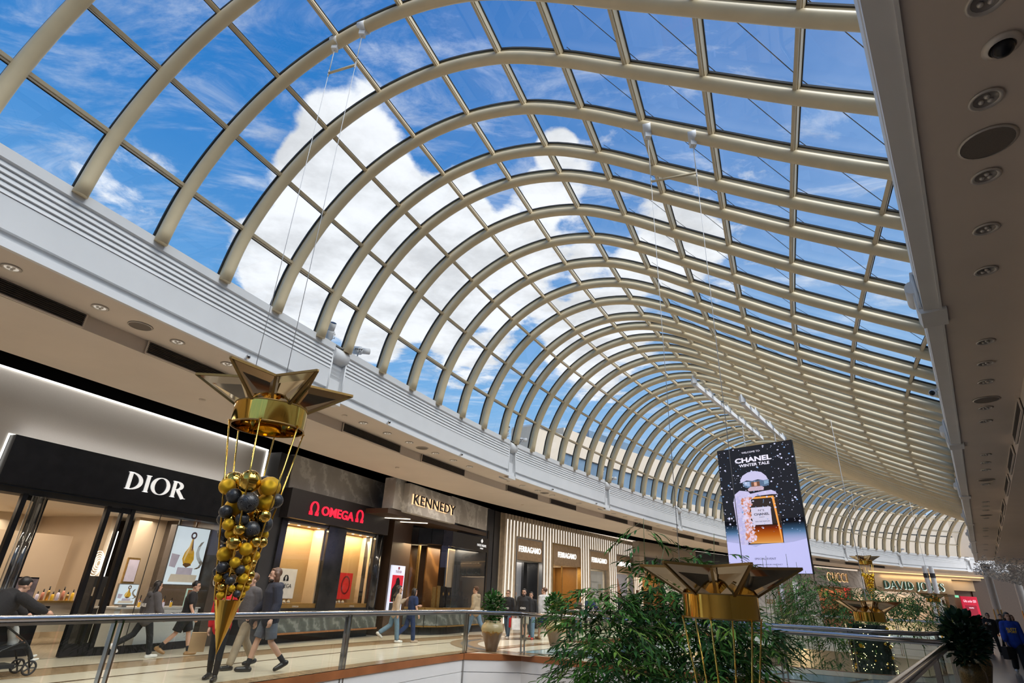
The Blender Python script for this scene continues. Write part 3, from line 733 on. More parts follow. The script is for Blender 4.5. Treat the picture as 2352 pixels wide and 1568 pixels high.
# perfume light box
def perfume_picture(t, x0, x1, z0, z1, y):
    """printed picture: gold drop bottle with a ring stopper on a pale ground"""
    W, H_ = x1 - x0, z1 - z0; fx = lambda a: x0 + a * W; fz = lambda a: z0 + a * H_
    part(MB().box(x0, y, z0, x1, y + .02, z1), 'picture', emis('pale_blue_light', (.70, .80, .86), .75), t)
    pic = lambda pts, d: MB().prism([(fx(a), fz(b)) for a, b in pts], y - d, y - d + .002)
    part(pic([(.28, .17), (.74, .17), (.74, .29), (.28, .29)], .006), 'plinth_picture', M_pinkish, t)
    part(pic([(.1, .04), (.9, .04), (.92, .17), (.14, .17)], .005), 'cloth_picture', mat('print_cream', (.70, .62, .5), .6, emit=(.7, .62, .5), es=.3), t)
    part(pic([(.02, .3), (.2, .28), (.26, .5), (.02, .52)], .004), 'box_picture', M_pinkish, t)
    part(pic([(.42, .34), (.52, .31), (.64, .34), (.70, .44), (.66, .56), (.58, .66), (.555, .80), (.50, .80), (.475, .66), (.38, .55), (.35, .44)], .007), 'bottle_picture', M_amber, t)
    part(pic([(.47, .66), (.50, .80), (.515, .80), (.50, .60), (.44, .45), (.42, .38), (.39, .44), (.42, .55)], .0075), 'bottle_shine', mat('print_gold_light', (.85, .62, .25), .4, emit=(.85, .62, .25), es=.4), t)
    part(pic([(.54, .78), (.555, .78), (.60, .64), (.585, .58), (.56, .60)], .0078), 'bottle_facet', mat('print_brown', (.28, .14, .05), .5), t)
    part(pic([(.40, .335), (.52, .29), (.66, .335), (.60, .37), (.45, .37)], .0085), 'bottle_base', mat('print_brown', (.28, .14, .05), .5), t)
    g = MB(); n = 20
    for i in range(n):
        a0, a1 = 2 * math.pi * i / n, 2 * math.pi * (i + 1) / n
        g.bar((fx(.53 + .07 * math.cos(a0)), y - .008, fz(.86) + .07 * W * math.sin(a0)), (fx(.53 + .07 * math.cos(a1)), y - .008, fz(.86) + .07 * W * math.sin(a1)), .004, .018 * W / .4)
    part(g, 'stopper_picture', mat('print_brown', (.28, .14, .05), .5), t)
    neck = MB()
    pts = [(.80, .74), (.74, .66), (.72, .55), (.78, .46), (.86, .40), (.92, .36), (.86, .28), (.76, .27)]
    for k in range(len(pts) - 1):
        for j in range(5):
            p = Vector(pts[k]).lerp(Vector(pts[k + 1]), j / 5); neck.bar((fx(p.x), y - .005, fz(p.y)), (fx(p.x + .09), y - .005, fz(p.y + .03)), .003, .012 * W)
    part(neck, 'necklace_picture', M_dgold, t)
t = fthing('light_box', 'tall lit picture of a gold perfume bottle hanging in the shop window', 'display', P1, A1)
part(B(1.84, .53, 1.46, 2.95, .75, 2.97), 'case', mat('taupe_case', (.16, .13, .11), .5), t); perfume_picture(t, 1.87, 2.92, 1.49, 2.94, .50)
part(B(1.95, .6, 2.95, 1.99, .64, 3.2), 'hanger', M_dark, t); part(B(2.5, .6, 2.95, 2.54, .64, 3.2), 'hanger', M_dark, t)
t = fthing('display_screen', 'small framed picture of a perfume bottle on the white shop counter', 'display', P1, A1)
part(B(.64, .42, 1.0, 1.16, .47, 1.47), 'case', M_steel, t); perfume_picture(t, .66, 1.14, 1.02, 1.45, .40)
part(B(.85, .4, .952, .97, .52, 1.0), 'stand', M_steel, t)
t = fthing('shop_counter', 'white curved shop counter with black roman lettering behind the window', 'counter', P1, A1)
part(B(1.25, .2, .1, 2.9, .9, .92), 'body', M_counter, t); part(B(.55, .18, .92, 2.94, .92, .95), 'top', M_counter, t)
part(B(.6, .25, .05, .74, .85, .92), 'leg', M_counter, t)
serif('letters', 'DIOR', M_black, t, (2.1, .195, .70), .50, .13, .004, .15, .05)
m = MB(); rr = random.Random(5)
for k in range(60):
    a = rr.uniform(0, 6.28); r = rr.uniform(.02, .2); m.ball((2.7 + r * .7 * math.cos(a), .195, .48 + r * 1.3 * math.sin(a)), rr.uniform(.008, .016), 6, 4, (1, .3, 1))
part(m, 'bead_motif', M_steel, t)
rr = random.Random(8)
def bottle(loc, label, h, w, mcol, group='cosmetics set out on the first shop counters', cap=M_black):
    t = thing('perfume_bottle', label, 'bottle', loc, frame_rot(A1), group)
    part(MB().lathe([(0, 0), (w, 0), (w, h * .62), (w * .5, h * .7), (w * .35, h * .72)], 10), 'bottle_body', mcol, t)
    part(MB().lathe([(w * .4, h * .72), (w * .4, h), (0, h)], 10), 'cap', cap, t); return t
cols = [(M_amber, 'amber'), (M_pinkish, 'lilac'), (mat('coral_glass', (.72, .30, .20), .2), 'coral'), (M_dgold, 'gold')]
for k in range(14):
    mc, nm = cols[k % 4]; u = 1.3 + .075 * k
    bottle(flocal(P1, A1, u, .42 + .1 * (k % 3), .95), '%s bottle standing on the white counter under the light box' % nm, .16 + .05 * (k % 3), .03, mc)
for k in range(9):
    mc, nm = cols[(k + 1) % 4]
    bottle(flocal(P1, A1, .2 + .12 * k, 2.6, 1.0), '%s bottle on the beige shelf deep inside the first shop' % nm, .2 + .06 * (k % 3), .035, mc, 'bottles on the rear shelf of the first shop')
t = fthing('shelf_counter', 'beige counter with a wooden top deep inside the first shop', 'counter', P1, A1)
part(B(-.1, 2.4, .96, 1.6, 3.0, 1.0), 'top', M_dgold, t); part(B(0, 2.5, .3, 1.5, 2.95, .96), 'body', M_ivory, t)
t = fthing('gift_picture', 'small gold framed picture on the shop wall left of the light box', 'picture', P1, A1)
part(B(1.75, 1.9, 1.45, 2.1, 1.95, 2.1), 'frame', M_dgold, t); part(B(1.78, 1.88, 1.5, 2.07, 1.9, 2.05), 'print', M_pinkish, t)
t = fthing('framed_portrait', 'green edged portrait frame on the white counter, right end', 'picture', P1, A1)
part(B(2.52, .34, .955, 2.86, .37, 1.40), 'frame', mat('pale_mint', (.45, .62, .55), .4, emit=(.4, .6, .5), es=.4), t); part(B(2.55, .33, .985, 2.83, .34, 1.37), 'print', mat('skin_print', (.40, .15, .07), .6), t)
t = fthing('makeup_table', 'black makeup table with a mirror left of the open doors', 'table', P1, A1)
part(B(-2.2, .6, .92, -.65, 1.3, .97), 'top', M_black, t); part(B(-2.1, .65, .0, -.75, 1.25, .92), 'body', M_black, t)
part(B(-1.35, .9, .97, -.9, .94, 1.5), 'mirror', mat('portrait_mirror', (.30, .24, .26), .2, var=.4, scale=6), t); part(B(-1.38, .94, .97, -.87, .96, 1.53), 'mirror_frame', M_black, t)
m = MB()
for k in range(9): m.lathe([(0, 0), (.022, 0), (.022, .09), (.015, .15), (0, .15)], 8, (-2.05 + .13 * k, .75 + .05 * (k % 2), .97))
part(m, 'lipstick_row', mat('red_lacquer', (.35, .04, .03), .3), t)
t = fthing('stock_unit', 'tall black shelf unit with small boxes beside the right door leaf', 'shelf', P1, A1)
part(B(.75, 1.5, 0, 1.2, 2.0, 1.6), 'carcass', M_blackm, t)
for k in range(3): part(B(.77 + .14 * k, 1.47, 1.15 - .28 * (k % 2), .87 + .14 * k, 1.5, 1.35 - .28 * (k % 2)), 'box', M_warmwall, t)
# emblem on the dark pier
t = fthing('pier_emblem', 'pale round letter emblem on the dark pier right of the light box', 'sign', P1, A1)
m = MB(); n = 14
for sg, cx in ((1, 3.12), (-1, 3.24)):
    for i in range(n):
        a0, a1 = rad(60 + 240 * i / n), rad(60 + 240 * (i + 1) / n)
        m.bar((cx + sg * .09 * math.cos(a0), .05, 1.62 + .13 * math.sin(a0)), (cx + sg * .09 * math.cos(a1), .05, 1.62 + .13 * math.sin(a1)), .02, .02)
part(m, 'monogram', M_ivory, t)

# ---------- dark pier, then the jeweller with red letters
P2, A2 = (-4.9, 22.5), 22.9
m = MB(); m.box(-5.42, .05, 0, -4.87, 1.4, 5.38); fstruct(m, 'wall_pier', M_dark, P2, A2)
M_stone = marble('grey_veined_stone', (.50, .475, .445), (.76, .74, .70), .55, .45, dist=3.5)
M_plinth = marble('rough_green_stone', (.075, .085, .08), (.20, .215, .205), 1.2, .6, .6, dist=2)
m = MB(); m.box(-4.87, .0, 4.36, 1.62, .5, 5.43); fstruct(m, 'wall_stone_band', M_stone, P2, A2)
t = fthing('shop_sign', 'black fascia with glowing red horseshoe letters', 'sign', P2, A2)
part(B(-5.0, -.28, 3.48, .48, .3, 4.36), 'box', mat('brown_black_panel', (.022, .018, .018), .4), t)
E_red = mat('red_letter', (.7, .01, .03), .4, var=.0, emit=(1.0, .02, .06), es=.95)
def omega_sign(mb, cx, z0, w, h, y):
    n = 26; pts = []
    for i in range(n + 1):
        a = rad(-58 + 296 * i / n); pts.append((cx + w * .40 * math.cos(a), y, z0 + h * .56 + h * .44 * math.sin(a)))
    for i, (p, q) in enumerate(zip(pts[:-1], pts[1:])):
        k = .55 + .45 * abs(math.cos(rad(-58 + 296 * (i + .5) / n))); mb.bar(p, q, .03, .17 * w * k)
    for sg in (-1, 1):
        mb.bar((cx + sg * w * .16, y, z0 + .04), (cx + sg * w * .52, y, z0 + .04), .03, .07 * h / .5)
        mb.bar((cx + sg * w * .50, y, z0 + .02), (cx + sg * w * .5, y, z0 + .12), .03, .02)
m = MB(); omega_sign(m, -3.88, 3.66, .42, .42, -.30); part(m, 'horseshoe_mark', E_red, t); m = MB(); omega_sign(m, -1.45, 3.72, .42, .42, -.30); part(m, 'horseshoe_mark', E_red, t)
text('letters', 'OMEGA', E_red, t, (-3.52, -.285, 3.72), 1.72, .30, .03, bold=.02)
# windows with lit recesses
M_tanwin = mat('tan_silk_wall', (.46, .30, .13), .6, var=.05, scale=1); M_palewin = mat('pale_window_side', (.62, .47, .31), .55, var=.03)
def vitrine(u0, u1, ui, z0, z1, name):
    m = MB(); m.box(u0, .55, z0, u1, .6, z1); fstruct(m, 'wall_vitrine', M_tanwin, P2, A2)
    m = MB(); m.box(ui, .1, z0, u1 + .02, .56, z1 + .0); fstruct(m, 'wall_vitrine_side', M_palewin, P2, A2)
    m = MB(); m.box(u0, .0, z0 - .13, u1, .6, z0); fstruct(m, 'trim_sill', M_bronze, P2, A2)
    m = MB(); m.box(u0, .05, z1, u1, .6, z1 + .05); fstruct(m, 'ceiling_vitrine', M_ivory, P2, A2)
    m = MB(); m.quad((u0, -.02, z0), (u1, -.02, z0), (u1, -.02, z1), (u0, -.02, z1)); fstruct(m, name, G_shop, P2, A2)
    n = max(2, int((u1 - u0) / .42))
    for k in range(n):
        t = fthing('vitrine_spot', 'tiny round spotlight in the top of the lit jewellery windows', 'light', P2, A2, 'spots above the jewellery windows')
        part(MB().lathe([(0, -.012), (.04, -.012), (.05, 0)], 10, (u0 + (k + .5) * (u1 - u0) / n, .2, z1)), 'lens', emis('spot_lens', (1, .9, .7), 3.0), t)
    farea(P2, A2, (u0 + u1) / 2, .3, z1 - .03, (u1 - u0) * .9, .3, 11 * (u1 - u0), (1, .78, .48))
vitrine(-4.62, -2.68, -2.74, 1.08, 3.36, 'window_4'); vitrine(-1.72, .10, .05, 1.08, 3.38, 'window_5')
m = MB()
m.box(-4.87, -.02, .88, -4.62, .6, 3.5); m.box(-2.68, -.04, .88, -1.72, .6, 3.5); m.box(.10, -.04, .88, .42, .6, 3.5); m.box(-4.87, -.02, 3.40, .42, .6, 3.5); m.box(-4.87, -.03, .86, .42, .6, .95)
m.tube([(.42, .28, .3), (.42, .28, 3.5)], .38, 28); fstruct(m, 'wall_black_front', mat('polished_black_stone', (.025, .025, .027), .12, var=.3, scale=2), P2, A2)
m = MB(); m.box(-4.87, -.16, .30, .62, .5, .87); fstruct(m, 'wall_plinth', M_plinth, P2, A2)
m = MB(); m.box(-4.87, -.2, .25, .66, .1, .30); fstruct(m, 'trim_copper', mat('copper_strip', (.55, .27, .13), .3, .8, var=.1), P2, A2)
m = MB(); m.box(-4.87, .15, 0, .55, .5, .25); fstruct(m, 'wall_recess', M_blackm, P2, A2)
t = fthing('display_card', 'white card with a black horseshoe mark in the left jewellery window', 'card', P2, A2)
part(B(-4.25, .42, 1.2, -3.32, .46, 2.06), 'board', mat('white_card', (.80, .76, .70), .5, emit=(.8, .76, .7), es=.12), t)
m = MB(); omega_sign(m, -3.78, 1.68, .18, .19, .41); part(m, 'horseshoe_mark', M_black, t); text('letters', 'OMEGA', M_black, t, (-4.06, .415, 1.50), .58, .12, .004)
t = fthing('display_card', 'red card with a dark ring in the right jewellery window', 'card', P2, A2)
part(B(-1.08, .42, 1.2, -.38, .46, 2.06), 'board', mat('deep_red_card', (.55, .02, .015), .4, emit=(.6, .02, .015), es=.25), t)
m = MB()
for i in range(20):
    a0, a1 = 2 * math.pi * i / 20, 2 * math.pi * (i + 1) / 20
    m.bar((-.74 + .22 * math.cos(a0), .415, 1.66 + .28 * math.sin(a0)), (-.74 + .22 * math.cos(a1), .415, 1.66 + .28 * math.sin(a1)), .004, .06)
part(m, 'ring_print', mat('dark_red', (.2, .008, .008), .4), t)
t = fthing('display_card', 'narrow white panel behind the red card in the right jewellery window', 'card', P2, A2); part(B(-1.2, .47, 1.2, -.7, .5, 2.06), 'board', mat('white_card', (.8, .76, .7), .5), t)
for k in range(9):
    u = (-4.4 + .19 * k) if k < 5 else (-1.55 + .2 * (k - 5))
    t = thing('watch_stand', 'small gold watch stand on the floor of the jewellery windows', 'watch', flocal(P2, A2, u, .28, 1.08), frame_rot(A2), 'watches in the jewellery windows')
    part(MB().lathe([(0, 0), (.06, 0), (.05, .05), (.03, .08), (0, .08)], 12), 'cushion', M_ivory, t); part(MB().lathe([(.035, .08), (.035, .10), (0, .10)], 12), 'dial', M_dgold, t)
t = fthing('sill_logo', 'small pale horseshoe lettering on the bronze window sills', 'sign', P2, A2)
text('letters', 'OMEGA', M_ivory, t, (-3.75, -.005, .97), .28, .05, .003); text('letters', 'OMEGA', M_ivory, t, (-.9, -.005, .97), .28, .05, .003)

# ---------- stone portal with backlit letters and a rounded black window
P3, A3 = (-2.6, 24.5), 24.0
M_brown = mat('dark_brown_panel', (.075, .045, .028), .4, var=.1, scale=2)
m = MB(); m.box(.70, .0, 4.36, 5.10, .5, 5.42); m.box(-3.6, .02, 4.3, -2.9, .5, 5.42); fstruct(m, 'wall_stone_band', M_stone, P3, A3)
t = fthing('shop_sign', 'grey veined stone box with dark backlit capitals over the brown recess', 'sign', P3, A3)
part(B(-3.03, -.25, 4.24, .70, .5, 5.30), 'box', M_stone, t)
text('letters', 'KENNEDY', M_black, t, (-2.76, -.30, 4.58), 3.30, .36, .03); text('glow', 'KENNEDY', emis('warm_halo', (1, .62, .33), 1.3), t, (-2.80, -.262, 4.56), 3.36, .38, .01, bold=.018)
m = MB(); m.box(-3.9, .0, 4.1, 5.1, 2.6, 4.27); fstruct(m, 'ceiling_portal', M_brown, P3, A3)
for u, l in ((-2.9, 'left'), (-1.6, 'right')):
    t = fthing('light_bar', 'thin light bar under the portal soffit, %s one' % l, 'light', P3, A3); part(MB().bar((u, 1.6, 4.09), (u + .75, .15, 4.09), .05, .02), 'tube', emis('bar_light', (1, .86, .66), 3.5), t)
m = MB(); m.box(-4.2, 2.5, 0, 5.1, 2.6, 4.1); fstruct(m, 'wall_portal_rear', M_brown, P3, A3)
m = MB(); m.box(-1.75, 1.12, 0, -.38, 2.5, 4.1); fstruct(m, 'wall_portal', M_brown, P3, A3)
m = MB(); m.box(-2.6, 2.2, 0, -1.75, 2.5, 4.1); fstruct(m, 'wall_portal_recess', M_blackm, P3, A3)
t = fthing('advertising_screen', 'tall lit advert with a red picture between the two jewellers', 'display', P3, A3)
part(B(-1.68, 1.03, .75, -.76, 1.1, 2.45), 'panel', emis('screen_white', (.72, .76, .92), .85), t)
part(B(-1.60, 1.015, 1.15, -.84, 1.025, 2.1), 'picture', mat('red_picture', (.5, .01, .03), .5, emit=(.6, .01, .04), es=.5), t)
m = MB(); m.prism([(-1.56, 1.16), (-.86, 1.16), (-.86, 1.6), (-1.06, 1.75), (-1.08, 1.9), (-1.18, 2.02), (-1.32, 1.98), (-1.36, 1.8), (-1.56, 1.6)], 1.005, 1.01); part(m, 'silhouette', M_black, t)
text('letters', 'TUDOR', mat('ink_red', (.3, .02, .04), .5), t, (-1.43, 1.02, 2.18), .42, .09, .004)
m = MB(); m.prism([(-1.27, 2.40), (-1.17, 2.40), (-1.17, 2.34), (-1.22, 2.29), (-1.27, 2.34)], 1.01, 1.02); part(m, 'shield', mat('ink_red', (.3, .02, .04), .5), t)
part(B(-1.60, 1.015, .85, -.84, 1.025, 1.12), 'dial_picture', M_dark, t)
CV = [(-.37, 1.12), (-.3, .85), (.0, .42), (.45, .14), (1.0, .0), (2.0, -.02), (4.5, -.02)]
m, m2, m3, m4 = MB(), MB(), MB(), MB()
for a, b in zip(CV[:-1], CV[1:]):
    m.bar((*a, 3.67), (*b, 3.67), .1, .62); m2.quad((*a, .98), (*b, .98), (*b, 3.38), (*a, 3.38)); m3.bar((*a, .62), (*b, .62), .16, .56); m4.bar((*a, .94), (*b, .94), .12, .08)
m.box(-.37, 1.2, 3.36, 4.5, 2.5, 4.1); fstruct(m, 'wall_curved_fascia', M_black, P3, A3); fstruct(m2, 'window_6', G_shop, P3, A3); fstruct(m3, 'wall_curved_plinth', M_plinth, P3, A3)
m = MB()
for a, b in zip(CV[:-1], CV[1:]): m4.bar((*a, .31), (*b, .31), .2, .05); m.bar((a[0], a[1] + .2, .14), (b[0], b[1] + .2, .14), .1, .28)
fstruct(m4, 'trim_curved_sill', M_bronze, P3, A3); fstruct(m, 'wall_curved_recess', M_blackm, P3, A3)
m = MB(); m.box(4.5, -.05, 0, 4.72, .5, 4.36); fstruct(m, 'trim_9', M_black, P3, A3)
t = fthing('shop_sign', 'small white maker mark on the curved black fascia', 'sign', P3, A3)
text('letters', 'PATEK PHILIPPE', E_letter, t, (3.35, -.08, 3.58), .95, .10, .01); text('place', 'GENEVE', E_letter, t, (3.66, -.08, 3.47), .32, .06, .01)
m = MB(); m.prism([(3.82, 3.73), (3.94, 3.83), (3.82, 3.93), (3.70, 3.83)], -.09, -.08); part(m, 'cross_mark', E_letter, t)
M_walnut = marble('walnut_panel', (.10, .045, .015), (.26, .13, .045), .5, .3, dist=1.0)
m = MB(); m.box(.1, 1.9, .9, 1.5, 1.95, 3.36); m.box(1.1, 1.2, .9, 2.2, 1.25, 3.36); fstruct(m, 'wall_walnut', M_walnut, P3, A3)
m = MB(); m.box(1.75, .5, .9, 2.65, .55, 3.36); m.box(3.5, .7, .9, 4.5, .75, 3.36); fstruct(m, 'wall_grey_panel', M_warmwall, P3, A3)
m = MB(); m.box(2.75, 1.0, .9, 3.4, 1.05, 3.36); m.box(-.2, 1.5, .9, -.1, 1.6, 3.36); m.box(.3, 1.1, .9, .38, 1.2, 3.36); fstruct(m, 'wall_gold_panel', M_dgold, P3, A3)
farea(P3, A3, 1.3, .8, 3.32, 4.5, .7, 34, (1, .76, .46)); farea(P3, A3, 3.3, .3, 3.32, 1.8, .4, 16, (1, .84, .62))
for u0, u1, v, z1, mm, lab in ((.55, .78, .42, 1.75, M_dgold, 'gold upright panel in the curved window, leftmost'), (.85, 1.08, .38, 1.8, M_dgold, 'gold edged panel in the curved window, beside the black ones'), (1.1, 1.55, .37, 1.78, M_black, 'black panel with small mark in the curved window, left of two'), (1.58, 2.0, .36, 1.76, M_black, 'black panel with a diamond mark in the curved window'), (2.65, 2.8, .4, 1.76, M_counter, 'thin white upright in the curved window, left of the gold grille'), (2.85, 3.1, .42, 1.5, M_counter, 'short white panel in the curved window, right part'), (3.25, 3.6, .4, 1.75, M_counter, 'tall white panel in the curved window, right part')):
    t = fthing('window_showcase', lab, 'display', P3, A3); part(B(u0, v, .98, u1, v + .05, z1), 'board', mm, t)
    if mm is M_black: part(MB().prism([((u0 + u1) / 2, 1.42), ((u0 + u1) / 2 + .07, 1.5), ((u0 + u1) / 2, 1.58), ((u0 + u1) / 2 - .07, 1.5)], v - .01, v - .005), 'mark', M_dgold, t)
m = MB(); m.box(5.10, -.1, 0, 6.35, .9, 5.40); fstruct(m, 'wall_pier', M_dark, P3, A3)

# ---------- slatted timber front with four white names
P4, A4 = (.1, 29.9), 36.0
M_slat = mat('grey_oak_slat', (.60, .50, .38), .55, var=.14, scale=5); M_oak = mat('oak_panel', (.42, .30, .19), .5, var=.12, scale=7)
E_slat = emis('slat_light', (1, .95, .86), .85)
doors = [(.94, 3.47), (4.55, 7.82), (9.02, 11.58), (12.77, 15.4)]
def in_door(u): return any(a - .02 < u < b + .02 for a, b in doors)
m, ml = MB(), MB(); n = 57; pit = (16.9 + .28) / n
for i in range(n):
    u = -.28 + pit * (i + .5); zb = 4.33 if in_door(u) else 0
    m.box(u - .085, -.14, zb, u + .085, .06, 5.36); 
    ud = u + pit / 2; zb2 = 4.36 if in_door(ud) else .3
    ml.box(ud - .028, -.15, zb2, ud + .028, -.10, 5.10)
t = fthing('slat_screen', 'tall oak slat front with light strips between the slats', 'shopfront', P4, A4)
part(m, 'slats', M_slat, t); part(ml, 'light_strips', E_slat, t)
mb = MB(); mb.box(-.3, .07, 4.3, 16.9, .2, 5.4)
prev = -.3
for a, b in doors + [(16.9, 17)]: mb.box(prev, .07, 0, a - .03, .2, 4.3); prev = b + .03
part(mb, 'backing', M_slat, t)
for k, (a, b) in enumerate(doors):
    nm = ['first', 'second', 'third', 'fourth'][k]
    t = fthing('name_board', '%s oak name board with white capitals on the slatted front, counted from the left' % nm, 'sign', P4, A4, None)
    part(B(a + .03, -.10, 3.24, b - .03, .05, 4.27), 'board', M_oak, t)
    c = (a + b) / 2; text('letters', 'FERRAGAMO', emis('name_white', (1, 1, .97), .95), t, (c - 1.06, -.105, 3.62), 2.12, .30, .03, bold=.012)
    m = MB()
    for x in (a, b): m.box(x - .035, -.13, 0, x + .035, .1, 4.3)
    m.box(a, -.13, 4.27, b, .1, 4.31); fstruct(m, 'trim_10', M_dgold if k == 1 else M_steel, P4, A4)
    m = MB(); m.box(a - .2, 3.3, 0, b + .2, 3.4, 3.3); m.box(a - .15, .2, 0, a - .1, 3.3, 3.3); m.box(b + .1, .2, 0, b + .15, 3.3, 3.3)
    fstruct(m, 'wall_shop_rear', [M_dark, mat('amber_wall', (.30, .16, .05), .4), M_ivory, M_ivory][k], P4, A4)
    m = MB(); m.box(a - .2, .1, 3.22, b + .2, 3.4, 3.3); fstruct(m, 'ceiling_shop', M_ivory, P4, A4)
    if k != 1:
        m = MB(); m.quad((a, .0, .1), (b, .0, .1), (b, .0, 3.24), (a, .0, 3.24)); fstruct(m, 'window_%d' % (7 + k), G_shop, P4, A4)
    farea(P4, A4, c, 1.2, 3.18, 2.2, 1.2, [22, 22, 14, 16][k], (1, .74, .42) if k == 1 else (1, .9, .78))
M_paleprint = mat('pale_print', (.62, .60, .56), .6, var=.06, scale=2, emit=(.62, .60, .56), es=.18)
M_greyprint = mat('grey_print', (.20, .20, .21), .6, var=.15, scale=2, emit=(.2, .2, .21), es=.7)  # emission brightens the printed photograph, which is no lamp
M_skin2 = mat('print_skin', (.55, .27, .16), .6, emit=(.5, .25, .15), es=.2)
t = fthing('backdrop', 'grey photograph of a palace doorway in the first slatted window', 'picture', P4, A4)
part(B(.95, .9, .1, 3.45, .95, 3.2), 'print', M_greyprint, t)
m = MB(); m.box(1.1, .86, 1.95, 1.35, .9, 2.05); m.box(1.6, .86, 2.0, 2.6, .9, 2.1); m.box(1.62, .86, .2, 1.72, .9, 2.0); m.box(2.45, .86, .2, 2.55, .9, 2.0); m.box(1.02, .86, .2, 1.3, .9, 1.9); part(m, 'mouldings', mat('light_grey_print', (.34, .34, .35), .6, emit=(.3, .3, .3), es=.3), t)
part(B(2.72, .6, .1, 3.05, .75, 3.2), 'column', M_dark, t)
m = MB(); m.prism([(2.12, .3), (2.6, .3), (2.5, 1.2), (2.42, 1.5), (2.2, 1.45)], .84, .85); part(m, 'coat_figure', M_dark, t); part(MB().ball((2.38, .84, 1.62), .1, sc=(.8, .1, 1)), 'face', M_skin2, t)
t = fthing('backdrop', 'pale photograph of a woman framed by a white doorway in the third slatted window', 'picture', P4, A4)
part(B(9.05, .3, .4, 11.55, .35, 3.15), 'print', M_paleprint, t)
part(B(9.05, .29, .4, 9.7, .3, 2.4), 'left_stone', mat('print_stone', (.42, .38, .27), .6, emit=(.4, .37, .26), es=.2), t); part(B(10.9, .29, .4, 11.3, .3, 2.4), 'right_stone', mat('print_stone', (.42, .38, .27), .6), t)
m = MB(); m.box(9.75, .28, 2.45, 10.95, .29, 2.55); m.box(9.85, .28, .4, 9.95, .29, 2.4); m.box(10.75, .28, .4, 10.85, .29, 2.4); part(m, 'door_frame', M_counter, t)
m = MB(); m.prism([(10.15, .4), (10.6, .4), (10.5, 1.0), (10.45, 1.35), (10.25, 1.35), (10.2, 1.0)], .27, .275); part(m, 'dress', M_black, t); part(MB().ball((10.35, .27, 1.52), .09, sc=(.8, .1, 1.1)), 'face', M_skin2, t)
m = MB(); m.prism([(10.24, 1.3), (10.28, 1.62), (10.36, 1.7), (10.44, 1.6), (10.46, 1.3)], .274, .278); part(m, 'hair_print', M_black, t)
t = fthing('backdrop', 'pale picture of a bare leg and dark bag in the fourth slatted window', 'picture', P4, A4)
part(B(12.8, .3, .4, 15.35, .35, 3.15), 'print', mat('lilac_print', (.60, .58, .64), .6, var=.05, emit=(.6, .58, .64), es=.2), t)
m = MB(); m.prism([(13.3, 2.85), (13.8, 2.85), (14.5, 1.4), (14.25, 1.0), (14.05, 1.3)], .28, .285); part(m, 'leg_print', M_skin2, t)
m = MB(); m.prism([(13.3, .5), (14.1, .5), (14.05, 1.8), (13.7, 2.1), (13.4, 1.7)], .285, .29); part(m, 'bag_print', M_dark, t)
m = MB(); m.box(4.9, 2.5, 0, 5.6, 3.2, 3.2); m.box(6.4, 1.6, 0, 7.7, 1.7, 3.2); fstruct(m, 'wall_shop_partition', mat('amber_wall', (.30, .16, .05), .4), P4, A4)
t = fthing('light_slot', 'tall bright gold slot inside the timber front entrance', 'light', P4, A4); part(B(5.62, 2.2, .6, 5.72, 2.3, 2.9), 'tube', E_warm, t)
t = fthing('entrance_door', 'open gold framed glass door leaf at the timber front entrance', 'door', P4, A4)
m = MB(); m.bar((6.1, .2, .05), (6.1, .2, 3.2), .06, .06, (1, 0, 0)); m.bar((6.2, 1.2, .05), (6.2, 1.2, 3.2), .06, .06, (1, 0, 0)); part(m, 'frame', M_dgold, t)
m = MB(); m.quad((6.1, .2, .1), (6.2, 1.2, .1), (6.2, 1.2, 3.2), (6.1, .2, 3.2)); part(m, 'pane', G_shop, t)

# ---------- beige wall, dark wall and the marble front farther round the bend
def chord(s0, s1, o=5.0):
    a, b = cpos(s0, o)[0], cpos(s1, o)[0]; d = b - a; return (a.x, a.y), math.degrees(math.atan2(d.x, d.y)), d.length
P5, A5, W5 = chord(44.5, 52.2)
M_beigew = mat('beige_shop_wall', (.44, .36, .28), .7, var=.03, scale=1)
m = MB(); m.box(0, 0, 4.35, W5, .5, 5.35); m.box(0, 0, 3.0, .6, .5, 4.4); m.box(W5 - .4, 0, 0, W5, .5, 4.4); m.box(3.0, 0, 3.0, 3.4, .5, 4.4); fstruct(m, 'wall_beige', M_beigew, P5, A5)
for u0, u1, lab, tx in ((.65, 2.95, 'plain black sign box on the beige wall right of the slatted front', None), (3.45, W5 - .45, 'black sign box with small white capitals on the beige wall', "TOD'S")):
    t = fthing('sign_box', lab, 'sign', P5, A5); part(B(u0, -.1, 3.45, u1, .3, 4.33), 'box', M_blackm, t)
    if tx: text('letters', tx, emis('name_white', (1, 1, .97), 1.1), t, (u0 + .7, -.13, 3.62), 1.5, .34, .02, bold=.02)
m = MB(); m.box(0, 3.0, 0, W5, 3.1, 3.45); fstruct(m, 'wall_shop_rear', mat('amber_wall', (.30, .16, .05), .4), P5, A5)
m = MB(); m.quad((.1, .1, .1), (W5, .1, .1), (W5, .1, 3.45), (.1, .1, 3.45)); fstruct(m, 'window_11', G_shop, P5, A5)
m = MB(); m.box(0, .1, 3.45, W5, 3.1, 3.5); fstruct(m, 'ceiling_shop', M_ivory, P5, A5)
farea(P5, A5, W5 / 2, 1.5, 3.4, 6, 2, 60, (1, .72, .42))
for k in range(4):
    t = fthing('display_stand', '%s tall brown stand inside the shop under the black sign boxes, counted from the left' % ['first', 'second', 'third', 'fourth'][k], 'stand', P5, A5)
    part(B(.9 + 1.8 * k, 1.0, 0, 1.3 + 1.8 * k, 1.5, 2.2), 'body', M_walnut, t)
P6, A6, W6 = chord(52.3, 60.0)
m = MB(); m.box(0, 0, 0, W6, .5, 5.3); fstruct(m, 'wall_dark', M_dark, P6, A6)
